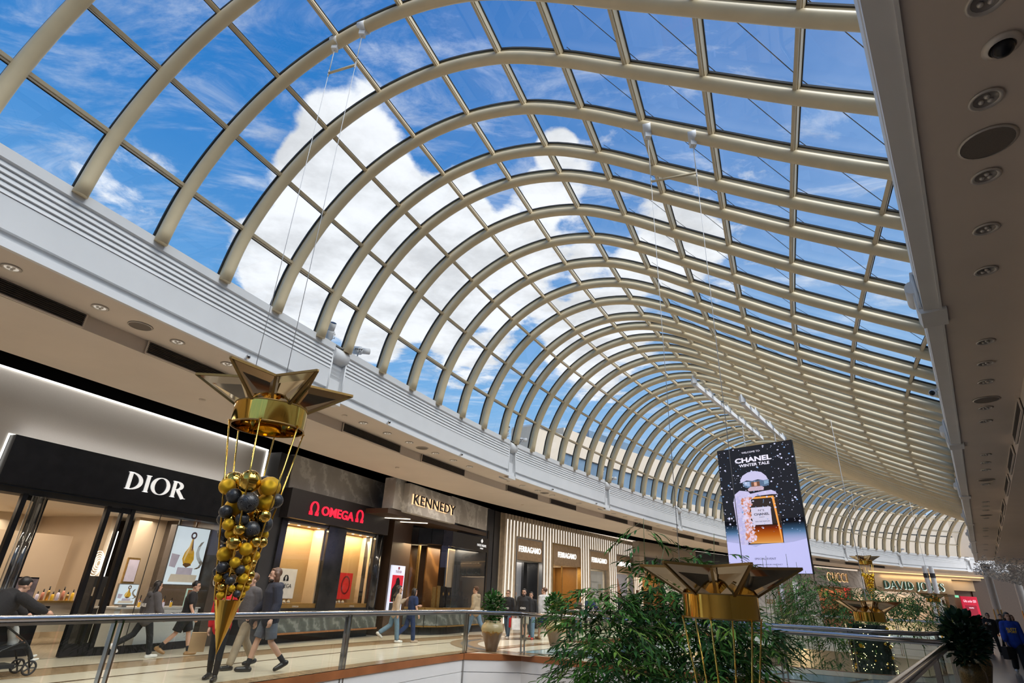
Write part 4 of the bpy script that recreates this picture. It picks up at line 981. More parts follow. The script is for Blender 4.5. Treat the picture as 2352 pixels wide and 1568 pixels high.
P7, A7, W7 = chord(60.0, 70.0)
M_whitem = marble('white_veined_marble', (.56, .54, .52), (.36, .34, .33), .9, .3, dist=3)
m = MB(); m.box(0, 0, 0, 3.9, .5, 5.3); m.box(3.9, 0, 3.85, 8.2, .5, 5.3); m.box(7.4, 0, 0, W7, .5, 5.3); fstruct(m, 'wall_marble', M_whitem, P7, A7)
t = fthing('shop_sign', 'small gold capitals on the white marble pier', 'sign', P7, A7); serif('letters', 'GUCCI', M_dgold, t, (1.65, -.02, 1.75), 1.5, .34, .03, .17, .06)
m = MB(); m.box(3.9, -.05, 0, 4.15, .3, 3.85); fstruct(m, 'trim_11', M_terra, P7, A7)
m = MB(); m.box(4.1, 1.5, 0, 7.5, 1.6, 3.85); fstruct(m, 'wall_shop_rear', mat('lilac_wall', (.42, .40, .48), .5, emit=(.4, .38, .46), es=.25), P7, A7)
m = MB(); m.quad((4.1, .1, .0), (7.4, .1, 0), (7.4, .1, 3.85), (4.1, .1, 3.85)); fstruct(m, 'window_12', G_shop, P7, A7)
t = fthing('archway_picture', 'arched grey picture in the window of the white marble front', 'picture', P7, A7)
m = MB()
for k in range(3): m.tube([(5.2 + (.9 - .2 * k) * math.cos(rad(a)), 1.4 - .05 * k, 1.8 + (1.0 - .2 * k) * math.sin(rad(a))) for a in range(0, 181, 15)], .05, 6)
part(m, 'arch', M_steel, t); part(B(4.9, 1.42, .2, 5.5, 1.46, 2.2), 'print', M_greyprint, t)
farea(P7, A7, 5.7, .9, 3.8, 3, .8, 22, (.9, .9, 1))
P8, A8, W8 = chord(70.2, 77.2)
t = fthing('shop_sign', 'white veined marble fascia with large gold capitals', 'sign', P8, A8)
part(B(0, 0, 3.58, W8, .5, 5.2), 'slab', M_whitem, t); serif('letters', 'GUCCI', M_dgold, t, (1.9, -.06, 4.1), 3.1, .72, .05, .17, .06); serif('glow', 'GUCCI', emis('warm_halo', (1, .62, .33), 1.3), t, (1.86, -.02, 4.06), 3.2, .78, .01, .24, .1)
m = MB(); m.box(0, 1.5, 0, W8, 1.6, 3.6); fstruct(m, 'wall_shop_rear', mat('rust_wall', (.30, .10, .05), .5), P8, A8)
t = fthing('red_banner', 'narrow bright red upright panel under the gold capitals', 'banner', P8, A8); part(B(5.0, .4, 0, 5.7, .5, 3.55), 'panel', mat('bright_red', (.70, .02, .03), .5, emit=(.7, .02, .03), es=.3), t)
farea(P8, A8, W8 / 2, .8, 3.5, 5, .8, 30, (1, .7, .4))
P9, A9, W9 = chord(77.4, 90.5)
M_dj = mat('tan_department_wall', (.34, .245, .145), .6, var=.04, scale=.6)
m = MB(); m.box(0, 0, 3.45, 10.5, .5, 4.95); m.box(10.5, .3, 3.9, W9 + 4, .6, 4.95); m.box(0, .05, 4.95, W9 + 4, .6, 5.6); fstruct(m, 'wall_store', M_dj, P9, A9)
m = MB(); m.box(10.3, .55, 0, W9 + 4, .8, 3.95); m.box(9.6, .05, 0, 10.3, .5, 3.5); fstruct(m, 'wall_store_side', mat('shadow_brown_wall', (.13, .085, .05), .6, var=.05), P9, A9)  # darker brown puts the shadow of the recess into the wall colour
t = fthing('cove_light', 'long warm light line above the green and white store name', 'light', P9, A9); part(MB().box(.6, -.06, 5.24, W9 - .3, .0, 5.32), 'tube', emis('amber_cove', (1, .62, .25), 1.5), t)
farea(P9, A9, W9 / 2, -.25, 5.1, 11, .2, 40, (1, .70, .36))
t = fthing('store_sign', 'store name in large dark green and white roman capitals', 'sign', P9, A9)
part(B(1.0, -.12, 3.5, 9.8, .0, 4.75), 'board', M_dj, t)
serif('letters', 'DAVID JONES', mat('dark_green_letter', (.02, .075, .05), .4), t, (1.9, -.16, 3.75), 7.2, .72, .06, .19, .06)
serif('glow', 'DAVID JONES', emis('cool_halo', (.8, 1, .9), 1.0), t, (1.98, -.13, 3.70), 7.3, .76, .01, .22, .09)
m = MB(); m.box(0, 3.0, 0, W9, 3.1, 3.5); fstruct(m, 'wall_store_rear', M_warmwall, P9, A9)
farea(P9, A9, 4.6, 1.2, 3.42, 7.5, 1.6, 70, (1, .72, .42))
t = fthing('exit_sign', 'small green running figure sign beside the red sale poster', 'sign', P9, A9); part(B(10.45, -.04, 3.2, 10.85, .04, 3.42), 'panel', emis('exit_green', (.25, .75, .45), .8), t)
t = fthing('sale_poster', 'tall crimson gift poster with white numerals by the store entrance', 'poster', P9, A9)
part(B(11.05, -.05, .5, 13.05, .04, 3.35), 'panel', mat('crimson', (.50, .004, .03), .5, emit=(.6, .004, .04), es=.35), t)
part(B(11.35, -.06, .5, 12.75, -.05, 2.5), 'inner_panel', mat('dark_crimson', (.28, .003, .02), .5, emit=(.3, .0, .02), es=.3), t)
text('letters', 'Gifts under $30', emis('poster_white', (1, .75, .9), .9), t, (11.27, -.06, 2.75), 1.55, .28, .004); text('small_letters', 'WRAPPED', emis('poster_white', (1, .75, .9), .9), t, (11.75, -.07, 2.2), .6, .12, .004)
t = fthing('shoe_rack', 'dark rack of pale goods in the store entrance', 'rack', P9, A9)
part(B(8.6, .5, .2, 9.5, .9, 2.9), 'carcass', M_brown, t)
for k in range(3): part(B(8.7, .45, .5 + .75 * k, 9.4, .5, .95 + .75 * k), 'shelf_goods', M_ivory, t)
# dark return wall past the store and the far end
m = MB(); m.box(0, 0, 0, 26, .5, 6); o = fstruct(m, 'wall_far', mat('dark_brown_wall', (.075, .05, .035), .6, var=.06), (50.6, 64.6), 97)
m = MB(); m.box(0, 0, 0, 16, .5, 9); fstruct(m, 'wall_far_black', M_blackm, (62.5, 60), 120)
t = fthing('lit_shopfront', 'pale lit shopfront at the far right end of the walkway', 'shopfront', (58.3, 61.5), 100); part(B(0, -.2, 0, 8, .1, 3.0), 'panel', emis('pale_lit', (.75, .58, .36), .8), t)
# small strip walls that close the gaps between fronts
for (s0, s1, m_) in ((26.5, 29.2, M_dark), (69.6, 70.6, M_whitem), (76.8, 77.8, M_dj)):
    struct(sweep([(5.15, 0), (5.15, 5.4)], s0, s1, .5).build('wall_left_gap', m_))
struct(sweep([(13.5, 0), (13.5, 5.95)], 2, 62, 1).build('wall_left_rear', M_blackm))
# ================================================================ railings
def poly_len(pl): return [(Vector(b) - Vector(a)).length for a, b in zip(pl[:-1], pl[1:])]
def railing(label, pl, posts_at, first=0.0):
    """glass balustrade: rail on twin steel posts, panes between"""
    t = thing('glass_railing', label, 'railing', (pl[0][0], pl[0][1], 0)); o0 = Vector((pl[0][0], pl[0][1], 0))
    P = [Vector((p[0], p[1], 0)) - o0 for p in pl]
    m = MB(); m.tube([p + Vector((0, 0, 1.105)) for p in P], .043, 12); part(m, 'handrail', M_chrome, t)
    m = MB()
    for a, b in zip(P[:-1], P[1:]): m.bar(a + Vector((0, 0, 1.045)), b + Vector((0, 0, 1.045)), .05, .035)
    part(m, 'rail_channel', M_steel, t)
    tot = sum(poly_len(pl))
    def pt(s):
        for a, b in zip(P[:-1], P[1:]):
            l = (b - a).length
            if s <= l or b is P[-1]: return a.lerp(b, max(0, min(1, s / l))), (b - a).normalized()
            s -= l
    posts = list(posts_at) if isinstance(posts_at, (list, tuple)) else [first + posts_at * i for i in range(int((tot - first) / posts_at) + 1)]
    cuts = set()
    acc = 0
    for l in poly_len(pl): cuts.add(round(acc, 3)); acc += l
    cuts.add(round(tot, 3))
    for s in posts:
        p, d = pt(min(max(s, .05), tot - .05)); n = Vector((-d.y, d.x, 0))
        for sg in (-1, 1):
            q = p + d * sg * .055; m = MB(); m.bar(q + Vector((0, 0, -.9)), q + Vector((0, 0, 1.06)), .028, .075, n); part(m, 'post', M_post, t)
        cuts.add(round(s, 3))
    cuts = sorted(c for c in cuts if 0 <= c <= tot)
    for a, b in zip(cuts[:-1], cuts[1:]):
        n = max(1, round((b - a) / 1.75))
        for k in range(n):
            p, _ = pt(a + (b - a) * k / n + .012); q, _ = pt(a + (b - a) * (k + 1) / n - .012)
            m = MB(); m.quad(p + Vector((0, 0, -.05)), q + Vector((0, 0, -.05)), q + Vector((0, 0, 1.04)), p + Vector((0, 0, 1.04))); part(m, 'pane', G_rail, t)
    return t
left_run = [tuple(cpos(s, -.02)[0]) for s in [x * .9 + 2 for x in range(21)]] + [(-.95, 18.66), (.70, 18.97)]
lr = left_run; L0 = sum(poly_len(lr))
railing('long steel and glass railing along the near left walkway', lr, [L0 - 1.7 - 5.25 * k for k in (3, 2, 1, 0)])
railing('steel and glass railing on the near side of the near bridge', [(.70, 18.97)] + BR_N[2:], 3.6, .05)
railing('steel and glass railing on the right walkway running towards the camera', [tuple(BR_N[-1])] + [tuple(rpos(-.74, a)[:2]) for a in (15, 12, 9, 6, 4, 3)], 4.6, .25)
railing('steel and glass railing on the far side of the near bridge', BR_F, 3.4, .3)
railing('railing along the left walkway beyond the near bridge', [(2.65, 25.2)] + [tuple(cpos(s, -.03)[0]) for s in range(29, 66, 2)], 5.2, .2)
railing('railing along the right walkway beyond the near bridge, behind the dark pot plants', [tuple(BR_F[-1])] + [tuple(rpos(-.76, a)[:2]) for a in (24.5, 30, 36, 42, 46)], 4.2, .3)
railing('railing on the near side of the far bridge', B2_N, 3.4, .2)
railing('railing on the far side of the far bridge', B2_F, 3.4, .2)

# ================================================================ soffit fittings
E_bulb = emis('downlight_lens', (1.0, .93, .82), .4)
M_ring = mat('downlight_ring', (.62, .58, .53), .35, .3, var=.03)
def downlight(p, label, group, lit=True):
    t = thing('downlight', label, 'light', p, 0, group)
    part(MB().lathe([(.115, .0), (.125, -.012), (.105, -.022), (.088, -.008)], 20), 'trim_ring', M_ring, t)
    part(MB().lathe([(.088, -.008), (.085, .0), (0, .002)][::-1], 16), 'lens', E_bulb if lit else mat('dull_lens', (.30, .27, .25), .25, var=.1), t)
    m = MB()
    for k in range(3): m.ball((.035 * math.cos(k * 2.1), .035 * math.sin(k * 2.1), -.008), .022, 8, 5)
    part(m, 'bulbs', M_ring, t); return t
proto = None
def place_dl(proto, p): return dup(proto, p)
lab = 'round recessed downlight in the soffit of the left walkway'
SL = [7.25, 8.5, 9.9, 11.0, 15.3, 16.35, 17.4, 18.8, 19.85, 20.85, 24.6, 25.8, 27.0, 28.2, 29.4, 33, 34.3, 35.6, 37, 38.4, 42.3, 43.8, 45.3, 46.8, 51, 52.6, 54.2, 60, 62, 64]
for s in SL:
    p, t_ = cpos(s, .48); q = (p.x, p.y, 5.548)
    proto = downlight(q, lab, 'downlights in the left soffit') if proto is None else proto
    if s != SL[0]: dup(proto, q)
protoR = None
for al in [3.93, 4.97, 6.1, 7.14, 8.19, 10.7, 11.75, 12.8, 14.6, 15.7, 19.3, 20.4, 21.5, 24.0, 28, 29.2, 30.4, 33, 37, 38.2, 41, 46, 50]:
    q = rpos(.93, al, 5.568)
    if protoR is None: protoR = downlight(q, 'round unlit downlight in the dim soffit over the right walkway', 'downlights in the right soffit', False)
    else: dup(protoR, q)
def speaker(p, label, r=.17):
    t = thing('ceiling_speaker', label, 'speaker', p)
    part(MB().lathe([(r, 0), (r * 1.12, -.008), (r, -.016)], 26), 'rim', M_ring, t); part(MB().lathe([(0, -.012), (r, -.012)], 26), 'mesh_cover', mat('speaker_mesh', (.17, .145, .125), .8, var=.1, scale=90), t)
for s, l in ((9.2, 'nearest'), (18.1, 'second nearest'), (26.4, 'third nearest')):
    p, _ = cpos(s, .50); speaker((p.x, p.y, 5.548), 'round speaker in the left soffit, %s to the camera' % l)
for al, l in ((5.57, 'nearest'), (14.0, 'second'), (23.2, 'third'), (32, 'fourth')):
    speaker(rpos(.94, al, 5.568), 'round grey speaker in the right soffit, %s from the camera' % l, .2)
t = thing('dome_camera', 'black dome camera in the right soffit between the first downlights', 'camera', rpos(1.02, 4.42, 5.568))
part(MB().lathe([(.12, 0), (.125, -.02), (.085, -.035)], 22), 'housing', M_ring, t); part(MB().ball((0, 0, -.03), .075, 16, 10), 'dome', M_black, t)
t = thing('dome_camera', 'white ball camera on the edge of the right bulkhead', 'camera', rpos(.14, 14.2, 5.9))
part(MB().ball((0, 0, 0), .08, 14, 9), 'housing', M_white, t); part(MB().ball((-.045, -.03, -.01), .055, 12, 8), 'lens', M_black, t); m = MB(); m.bar((0, 0, 0), tuple(RN * .12) + (.1,), .04, .04); part(m, 'bracket', M_white, t)
p0d = None
for s in (14.6, 23.6, 12.0, 19.3, 27.5):
    p, _ = cpos(s, .52 if s in (14.6, 23.6) else 2.3); t = thing('smoke_detector', 'small white smoke detector on the left ceiling', 'detector', (p.x, p.y, 5.548 if s in (14.6, 23.6) else 5.298), 0, 'smoke detectors on the left ceiling')
    part(MB().lathe([(0, -.035), (.05, -.035), (.07, -.01), (.07, 0)], 16), 'body', M_soffit, t)
# air grilles in the step of the soffits
M_grl = mat('dark_grille', (.075, .06, .048), .6, var=.15, scale=8)
def grille(pts, nrm, label, group):
    a, b = pts; t = thing('air_grille', label, 'grille', a, 0, group); d = b - a; L_ = d.length; n = Vector((*nrm, 0)); h = .235
    m = MB(); m.bar((0, 0, -h / 2) , tuple(d + Vector((0, 0, -h / 2))), .02, h); part(m, 'back_plate', M_blackm, t)
    m = MB()
    for k in range(7): m.bar(n * .02 + Vector((0, 0, -.03 - .03 * k)), n * .02 + d + Vector((0, 0, -.03 - .03 * k)), .022, .012)
    part(m, 'louvres', M_grl, t)
    m = MB()
    for z_ in (0, -h): m.bar(n * .02 + Vector((0, 0, z_)), n * .02 + d + Vector((0, 0, z_)), .035, .02)
    for e in (Vector(), d): m.bar(n * .02 + e, n * .02 + e + Vector((0, 0, -h)), .035, .02, (1, 0, 0))
    part(m, 'frame', M_soffit, t)
for s0, s1 in [(6.0, 8.61), (9.71, 12.2), (15.12, 17.66), (18.79, 21.31), (24.23, 26.62), (27.68, 30.03), (32.93, 35.57), (36.36, 38.6), (42.13, 44.6), (45.86, 48.46), (51, 53.4), (54.6, 57), (60, 62), (63.7, 66.1), (68.7, 71), (72.8, 75)]:
    a, ta = cpos(s0, .985); b, _ = cpos(s1, .985); grille((Vector((a.x, a.y, 5.545)), Vector((b.x, b.y, 5.545))), (ta.y, -ta.x), 'long dark air grille in the step of the left soffit', 'air grilles in the left soffit')
for a0, a1 in [(14.2, 17.2), (18.4, 21.2), (22.4, 25.2), (27.5, 30.2), (31.3, 34), (36.5, 39.2), (40.3, 43), (45.5, 48), (49.4, 52), (54, 57)]:
    grille((rpos(1.445, a0, 5.56), rpos(1.445, a1, 5.56)), tuple(-RN), 'dark air grille in the step of the right soffit', 'air grilles in the right soffit')
# spotlights on the top of the left bulkhead, in pairs at the joints
def spotlight(s, aim_up, label):
    p, t_ = cpos(s, .12); n = Vector((t_.y, -t_.x, 0)); t = thing('stage_spotlight', label, 'spotlight', (p.x, p.y, 6.88), math.atan2(t_.y, t_.x))
    m = MB(); m.lathe([(0, 0), (.09, 0), (.09, .03), (0, .03)], 14); m.tube([(0, 0, .03), (0, 0, .16)], .018, 8); part(m, 'base', M_white, t)
    d = Vector((-.35, -.55, .75)).normalized() if aim_up else Vector((.75, -.62, .12)).normalized(); c = Vector((0, -.02, .24))
    m = MB(); m.tube([c - d * .20, c - d * .16, c - d * .12, c + d * .06, c + d * .08], [.03, .085, .105, .105, .085], 16); m.tube([c + d * .07, c + d * .27], .078, 16); part(m, 'barrel', M_white, t)
    m = MB(); m.tube([c + d * .262, c + d * .275], .07, 16); part(m, 'lens', M_black, t)
    side = d.cross(Vector((0, 0, 1))).normalized(); m = MB(); m.tube([c + side * .12 + d * .02, c + side * .13 - Vector((0, 0, .1)), (0, 0, .15), c - side * .13 - Vector((0, 0, .1)), c - side * .12 + d * .02], .012, 6); part(m, 'yoke', M_steel, t)
    m = MB()
    for k in range(4): m.tube([c - d * (.1 - .05 * k) + side * .108, c - d * (.1 - .05 * k) + side * .118], .02, 6)
    part(m, 'vent', M_dark, t)
ords = ['first', 'second', 'third', 'fourth', 'fifth', 'sixth', 'seventh', 'eighth']
for k, j in enumerate(JOINTS[1:9]):
    spotlight(j - .38, True, 'white spotlight aimed up, left of the %s bulkhead joint from the camera' % ords[k]); spotlight(j + .72, False, 'white spotlight aimed sideways, right of the %s bulkhead joint from the camera' % ords[k])
for k, s in enumerate((10.95, 15.6, 19.4, 26.0, 30)):
    p, t_ = cpos(s, -.06); t = thing('mini_camera', 'tiny silver camera under the lip of the left bulkhead', 'camera', (p.x, p.y, 5.62), math.atan2(t_.y, t_.x), 'tiny cameras under the left lip')
    part(MB().ball((0, -.05, -.02), .045, 12, 8), 'housing', M_steel, t); part(MB().ball((-.02, -.085, -.03), .025, 10, 6), 'lens', M_black, t)
# lamps behind the soffit fittings
for s in (8, 12, 16.5, 20.5, 25.5, 30, 35, 41, 47, 54, 62):
    p, t_ = cpos(s, .25); o = area('walkway_lamp', (p.x, p.y, 5.5), 2.4, 20, (1, .88, .74), .12, spread=130); o.rotation_euler = (0, 0, math.atan2(t_.y, t_.x))

for s in (10, 15, 19.5, 24, 29, 34, 40, 46, 53):
    p, t_ = cpos(s, 2.7); o = area('ceiling_wash', (p.x, p.y, 5.28), 2.6, 13, (1, .90, .78), .08, spread=160); o.rotation_euler = (0, 0, math.atan2(t_.y, t_.x))

# ================================================================ star ornaments
def swirl_mat():
    m = bpy.data.materials.new('black_swirl_bauble'); m.use_nodes = True; nt = m.node_tree; b = nt.nodes['Principled BSDF']; N = nt.nodes.new
    tc = N('ShaderNodeTexCoord'); v = N('ShaderNodeTexVoronoi'); v.inputs['Scale'].default_value = 2.3
    nt.links.new(tc.outputs['Object'], v.inputs['Vector'])
    mm = N('ShaderNodeMath'); mm.operation = 'MULTIPLY'; mm.inputs[1].default_value = 38; nt.links.new(v.outputs['Distance'], mm.inputs[0])
    s = N('ShaderNodeMath'); s.operation = 'SINE'; nt.links.new(mm.outputs[0], s.inputs[0])
    r = N('ShaderNodeValToRGB'); nt.links.new(s.outputs[0], r.inputs[0]); e = r.color_ramp.elements
    e[0].position = .86; e[0].color = (.012, .012, .014, 1); e[1].position = .97; e[1].color = (.26, .26, .26, 1)
    nt.links.new(r.outputs[0], b.inputs['Base Color']); b.inputs['Roughness'].default_value = .32; return m
M_swirl = swirl_mat()
def unit_ball(m_):
    me = MB().ball((0, 0, 0), 1, 20, 13).build('bauble', m_); d = me.data; bpy.data.objects.remove(me); return d
BALLS = [unit_ball(M_goldm), unit_ball(M_gold), unit_ball(M_swirl)]
def star(label, loc, rz, sc=1.0, rods=True, nb=0, seed=1, cone=True, gold=False):
    t = thing('star_ornament', label, 'ornament', loc, rz, 'gold star ornaments hanging in the void'); t.scale = (sc, sc, sc)
    t['label'] = label; del t['group']
    N6 = 6; zt, zb = .46, .10
    tips = [Vector((.99 * math.cos(rad(60 * k)), .99 * math.sin(rad(60 * k)), zt)) for k in range(6)]
    val = [Vector((.47 * math.cos(rad(60 * k + 30)), .47 * math.sin(rad(60 * k + 30)), zt - .02)) for k in range(6)]
    bt = [Vector((.40 * math.cos(rad(60 * k)), .40 * math.sin(rad(60 * k)), zb)) for k in range(6)]
    bv = [Vector((.26 * math.cos(rad(60 * k + 30)), .26 * math.sin(rad(60 * k + 30)), zb)) for k in range(6)]
    for k in range(6):
        for (a, b, c, d) in ((tips[k], val[k], bv[k], bt[k]), (tips[k], bt[k], bv[k - 1], val[k - 1])):
            m = MB(); n = (b - a).cross(c - a).normalized() * .006
            m.add([p + n for p in (a, b, c, d)] + [p - n for p in (a, b, c, d)], [(0, 1, 2, 3), (7, 6, 5, 4), (0, 4, 5, 1), (1, 5, 6, 2), (2, 6, 7, 3), (3, 7, 4, 0)])
            f = part(m, 'mirror_facet', M_mirror, t); q = MB()
            for e0, e1 in ((a, b), (b, c), (d, a)): q.bar(e0, e1, .032, .030, (0, 0, 1) if abs((e1 - e0).normalized().z) < .9 else (1, 0, 0))
            part(q, 'facet_frame', M_bronze, f)
    m = MB()
    for q_ in ([(.45, -.135), (.45, .135)], [(.44, .135), (.44, -.135)], [(.45, .135), (.44, .135)], [(.44, -.135), (.45, -.135)]): m.lathe(q_, 56)
    part(m, 'ring', M_gold, t)
    m = MB()
    for z_ in (-.135, .135): m.lathe([(.438, z_ - .008), (.456, z_ - .008), (.456, z_ + .008), (.438, z_ + .008)], 40)
    part(m, 'ring_rim', M_bronze, t)
    m = MB(); m.lathe([(.16, .0), (.17, .0), (.17, .24), (.16, .24), (.16, 0)], 32)
    for k in range(6): m.bar((.165 * math.cos(rad(60 * k)), .165 * math.sin(rad(60 * k)), .05), (.44 * math.cos(rad(60 * k)), .44 * math.sin(rad(60 * k)), .05), .012, .03)
    part(m, 'hub', M_gold, t)
    if rods:
        for k in range(6):
            a = rad(60 * k + 22); o = Vector((math.cos(a), math.sin(a), 0)); m = MB()
            m.tube([o * .475 + Vector((0, 0, -.13)), o * .15 + Vector((0, 0, -2.17))], .0105, 8); m.bar(o * .43 + Vector((0, 0, -.125)), o * .49 + Vector((0, 0, -.125)), .03, .014)
            part(m, 'rod', M_gold, t)
    if cone:
        m = MB(); n = 28
        for k in range(n):
            a0, a1 = 2 * math.pi * k / n, 2 * math.pi * (k + 1) / n
            m.add([(.15 * math.cos(a0), .15 * math.sin(a0), -2.16), (.15 * math.cos(a1), .15 * math.sin(a1), -2.16), (0, 0, -2.72)], [(0, 2, 1)]); m.add([(.15 * math.cos(a0), .15 * math.sin(a0), -2.16), (.15 * math.cos(a1), .15 * math.sin(a1), -2.16), (0, 0, -2.16)], [(0, 1, 2)])
        part(m, 'cone', M_gold, t)
    rr = random.Random(seed); placed = []; tries = 0
    while len(placed) < nb and tries < 40000:
        tries += 1; f = rr.random() ** .8; zz = -2.12 + f * 1.30; rmax = .15 + (.475 - .15) * (zz + 2.17) / 2.04
        r = (.045 + .10 * f) * rr.uniform(.66, 1.12); r = min(r, .135)
        if tries > 20000: r *= .75
        rho = max(0, rmax + .02 - r * .55) * math.sqrt(rr.uniform(.35, 1)); a = rr.uniform(0, 6.283); p = Vector((rho * math.cos(a), rho * math.sin(a), zz))
        if all((p - q).length > (r + s) * .84 for q, s in placed): placed.append((p, r))
    for p, r in placed:
        k = rr.random() * (.68 if gold else 1); o = bpy.data.objects.new('bauble', BALLS[0 if k < .42 else 1 if k < .68 else 2]); COL.objects.link(o); o.parent = t
        o.location = p; o.scale = (r, r, r); o.rotation_euler = (rr.uniform(0, 6), rr.uniform(0, 6), 0)
    return t
def rig(label, clamps, barz, tops, lower, wires=2):
    """saddle clamps on a rib, a spreader bar on short wires and the long cables"""
    t = thing('hanging_rig', label, 'rig', tuple(clamps[0])); o0 = Vector(clamps[0])
    for c in clamps:
        m = MB(); c = Vector(c) - o0; m.tube([c + Vector((-.0, 0, 0)) - tops * .07, c + tops * .07], .118, 18); m.box(c.x - .05, c.y - .05, c.z - .2, c.x + .05, c.y + .05, c.z - .08); part(m, 'clamp', M_white, t)
    a, b = [Vector((c[0], c[1], barz)) - o0 for c in clamps]
    m = MB(); m.tube([a, b], .022, 10); part(m, 'spreader_bar', M_cream, t)
    for c, p in zip(clamps, (a, b)):
        c = Vector(c) - o0; m = MB(); m.tube([c + Vector((0, 0, -.18)), p], .008, 6); m.bar(p + Vector((0, 0, .07)), p + Vector((0, 0, -.07)), .03, .015, (1, 0, 0)); part(m, 'drop_wire', M_wire, t)
        m = MB(); m.tube([p, Vector((p.x, p.y, lower - o0.z))], .005, 5); part(m, 'cable', M_wire, t)
    return t
def sec_xz(s, X):
    i = min(range(len(SEC)), key=lambda k: abs(SEC[k].x - X) + (0 if k > 3 else .3)); return rib_pt(s, X, SEC[i].y)
sC = min(RIBS, key=lambda s: abs((rib_pt(s, 0, 0) - Vector((-5.99, 8.3, 0))).length)); sE = min(RIBS, key=lambda s: abs((rib_pt(s, 0, 0) - Vector((-4.91, 10.61, 0))).length))
_, dC = rib_axes(sC); _, dE = rib_axes(sE)
c1 = [sec_xz(sC, 2.75), sec_xz(sC, 3.3)]; c2 = [sec_xz(sE, 7.75), sec_xz(sE, 8.5)]
rig('two cables and spreader bar over the near left star ornament', c1, 9.85, Vector((dC.x, dC.y, 0)), 4.05)
rig('two cables and spreader bar over the star ornament in the foreground middle', c2, 8.28, Vector((dE.x, dE.y, 0)), 2.05)
S1 = at(620, 960, 7.8); star('gold star ornament over a cone packed with black and gold baubles', (S1.x, S1.y, 3.62), rad(-41.6), nb=92, seed=11)
S2 = at(1655, 1392, 8.16); star('gold star ornament with bare rods in the foreground among the bamboo', (S2.x, S2.y, 1.63), rad(-27.5), seed=3)
S3 = at(1997, 1416, 23.0); star('gold star ornament hanging just beyond the near bridge railing', (S3.x, S3.y, S3.z), rad(10), rods=False, seed=4, cone=False)
S4 = at(1988, 1292, 52.0); star('small gold star ornament with a bunch of gold baubles in front of the marble fascia', (S4.x, S4.y, S4.z), rad(25), nb=70, seed=6, gold=True)
S5 = at(2144, 1378, 56.0); star('small gold star ornament beside the pale columns near the store entrance', (S5.x, S5.y, S5.z), rad(5), seed=7)
for nm, S, zt in (('beyond the near bridge', S3, 9.3), ('in front of the marble fascia', S4, 10.0), ('beside the pale columns', S5, 10.0)):
    t = thing('suspension_cable', 'thin cable holding the star ornament %s' % nm, 'cable', (S.x, S.y, S.z)); m = MB(); m.tube([(0, 0, .3), (0, 0, zt - S.z)], .012, 5); part(m, 'wire', M_wire, t)
    for k in range(3):
        m = MB(); m.tube([(0, 0, .9), (.3 * math.cos(k * 2.1), .3 * math.sin(k * 2.1), .3)], .006, 5); part(m, 'bridle', M_wire, t)

# ================================================================ hanging screen
PL, PR = at(1647, 1033, 32.0), at(1817, 1014, 30.3); PB = at(1872, 1317, 30.3)
zt_, zb_ = (PL.z + PR.z) / 2, PB.z; dX = Vector((PR.x - PL.x, PR.y - PL.y)); Wb = dX.length; Hb = zt_ - zb_
ban = thing('hanging_screen', 'tall lit screen with a snow covered perfume bottle hanging under the vault', 'screen', (PL.x, PL.y, zb_), math.atan2(dX.y, dX.x))
part(B(-.02, .002, -.02, Wb + .02, .14, Hb + .02), 'case', M_black, ban)
FLAT = ('night_sky', 'dusk_glow', 'snow_ground')
def BX(x): return .935 * x - .027
def BY(y): return .22 + .853 * (y - .2)
def scr(name, col, pts, d, e=.8):
    if name not in FLAT: pts = [(BX(x), BY(y)) for x, y in pts]
    o = MB().prism([(x * Wb, y * Hb) for x, y in pts], -d, -d + .003).build(name, emis('screen_' + name, col, e), ban); return o
scr('night_sky', (.010, .010, .014), [(0, .0), (1, 0), (1, 1), (0, 1)], .004, 1)
o = scr('dusk_glow', (0, 0, 0), [(0, 0), (1, 0), (1, .40), (0, .40)], .006)
o.data.materials[0] = screen_fade('screen_dusk', [(.0, (.56, .56, .92)), (.24, (.50, .52, .86)), (.27, (.34, .42, .72)), (.30, (.12, .24, .44)), (.33, (.035, .08, .15)), (.37, (.010, .010, .014))], 0, Hb)
snow = [(.0, 0), (1, 0), (1, .245), (.85, .225), (.7, .215), (.62, .235), (.5, .225), (.38, .195), (.25, .215), (.1, .23), (0, .24)]
scr('snow_ground', (.56, .56, .92), snow, .014, .85)
bot = [(.27, .19), (.24, .30), (.22, .44), (.22, .60), (.25, .655), (.33, .665), (.40, .655), (.75, .655), (.81, .62), (.82, .45), (.81, .20)]
scr('bottle', (.025, .016, .012), bot, .016, 1)
o = scr('amber_glow', (0, 0, 0), [(.36, .20), (.80, .20), (.806, .37), (.37, .37)], .018)
o.data.materials[0] = screen_fade('screen_amber', [(.215, (.86, .48, .17)), (.235, (.78, .32, .07)), (.28, (.55, .14, .015)), (.33, (.25, .03, .005)), (.36, (.025, .016, .012))], 0, Hb, .9)
scr('bottle_edge', (.90, .36, .07), [(.735, .60), (.765, .61), (.800, .21), (.785, .21)], .022, .9); scr('bottle_top', (.85, .36, .06), [(.44, .605), (.76, .605), (.76, .620), (.44, .622)], .022, .9)
frost = [(.23, .19), (.21, .3), (.20, .45), (.19, .58), (.22, .66), (.30, .695), (.42, .68), (.45, .655), (.62, .67), (.74, .675), (.80, .655), (.81, .63), (.74, .635), (.52, .63), (.45, .60), (.42, .55), (.40, .5), (.38, .42), (.37, .33), (.35, .26), (.33, .19)]
scr('frost', (.60, .55, .80), frost, .024, .85)
rr = random.Random(3)
m, m2_ = MB(), MB()
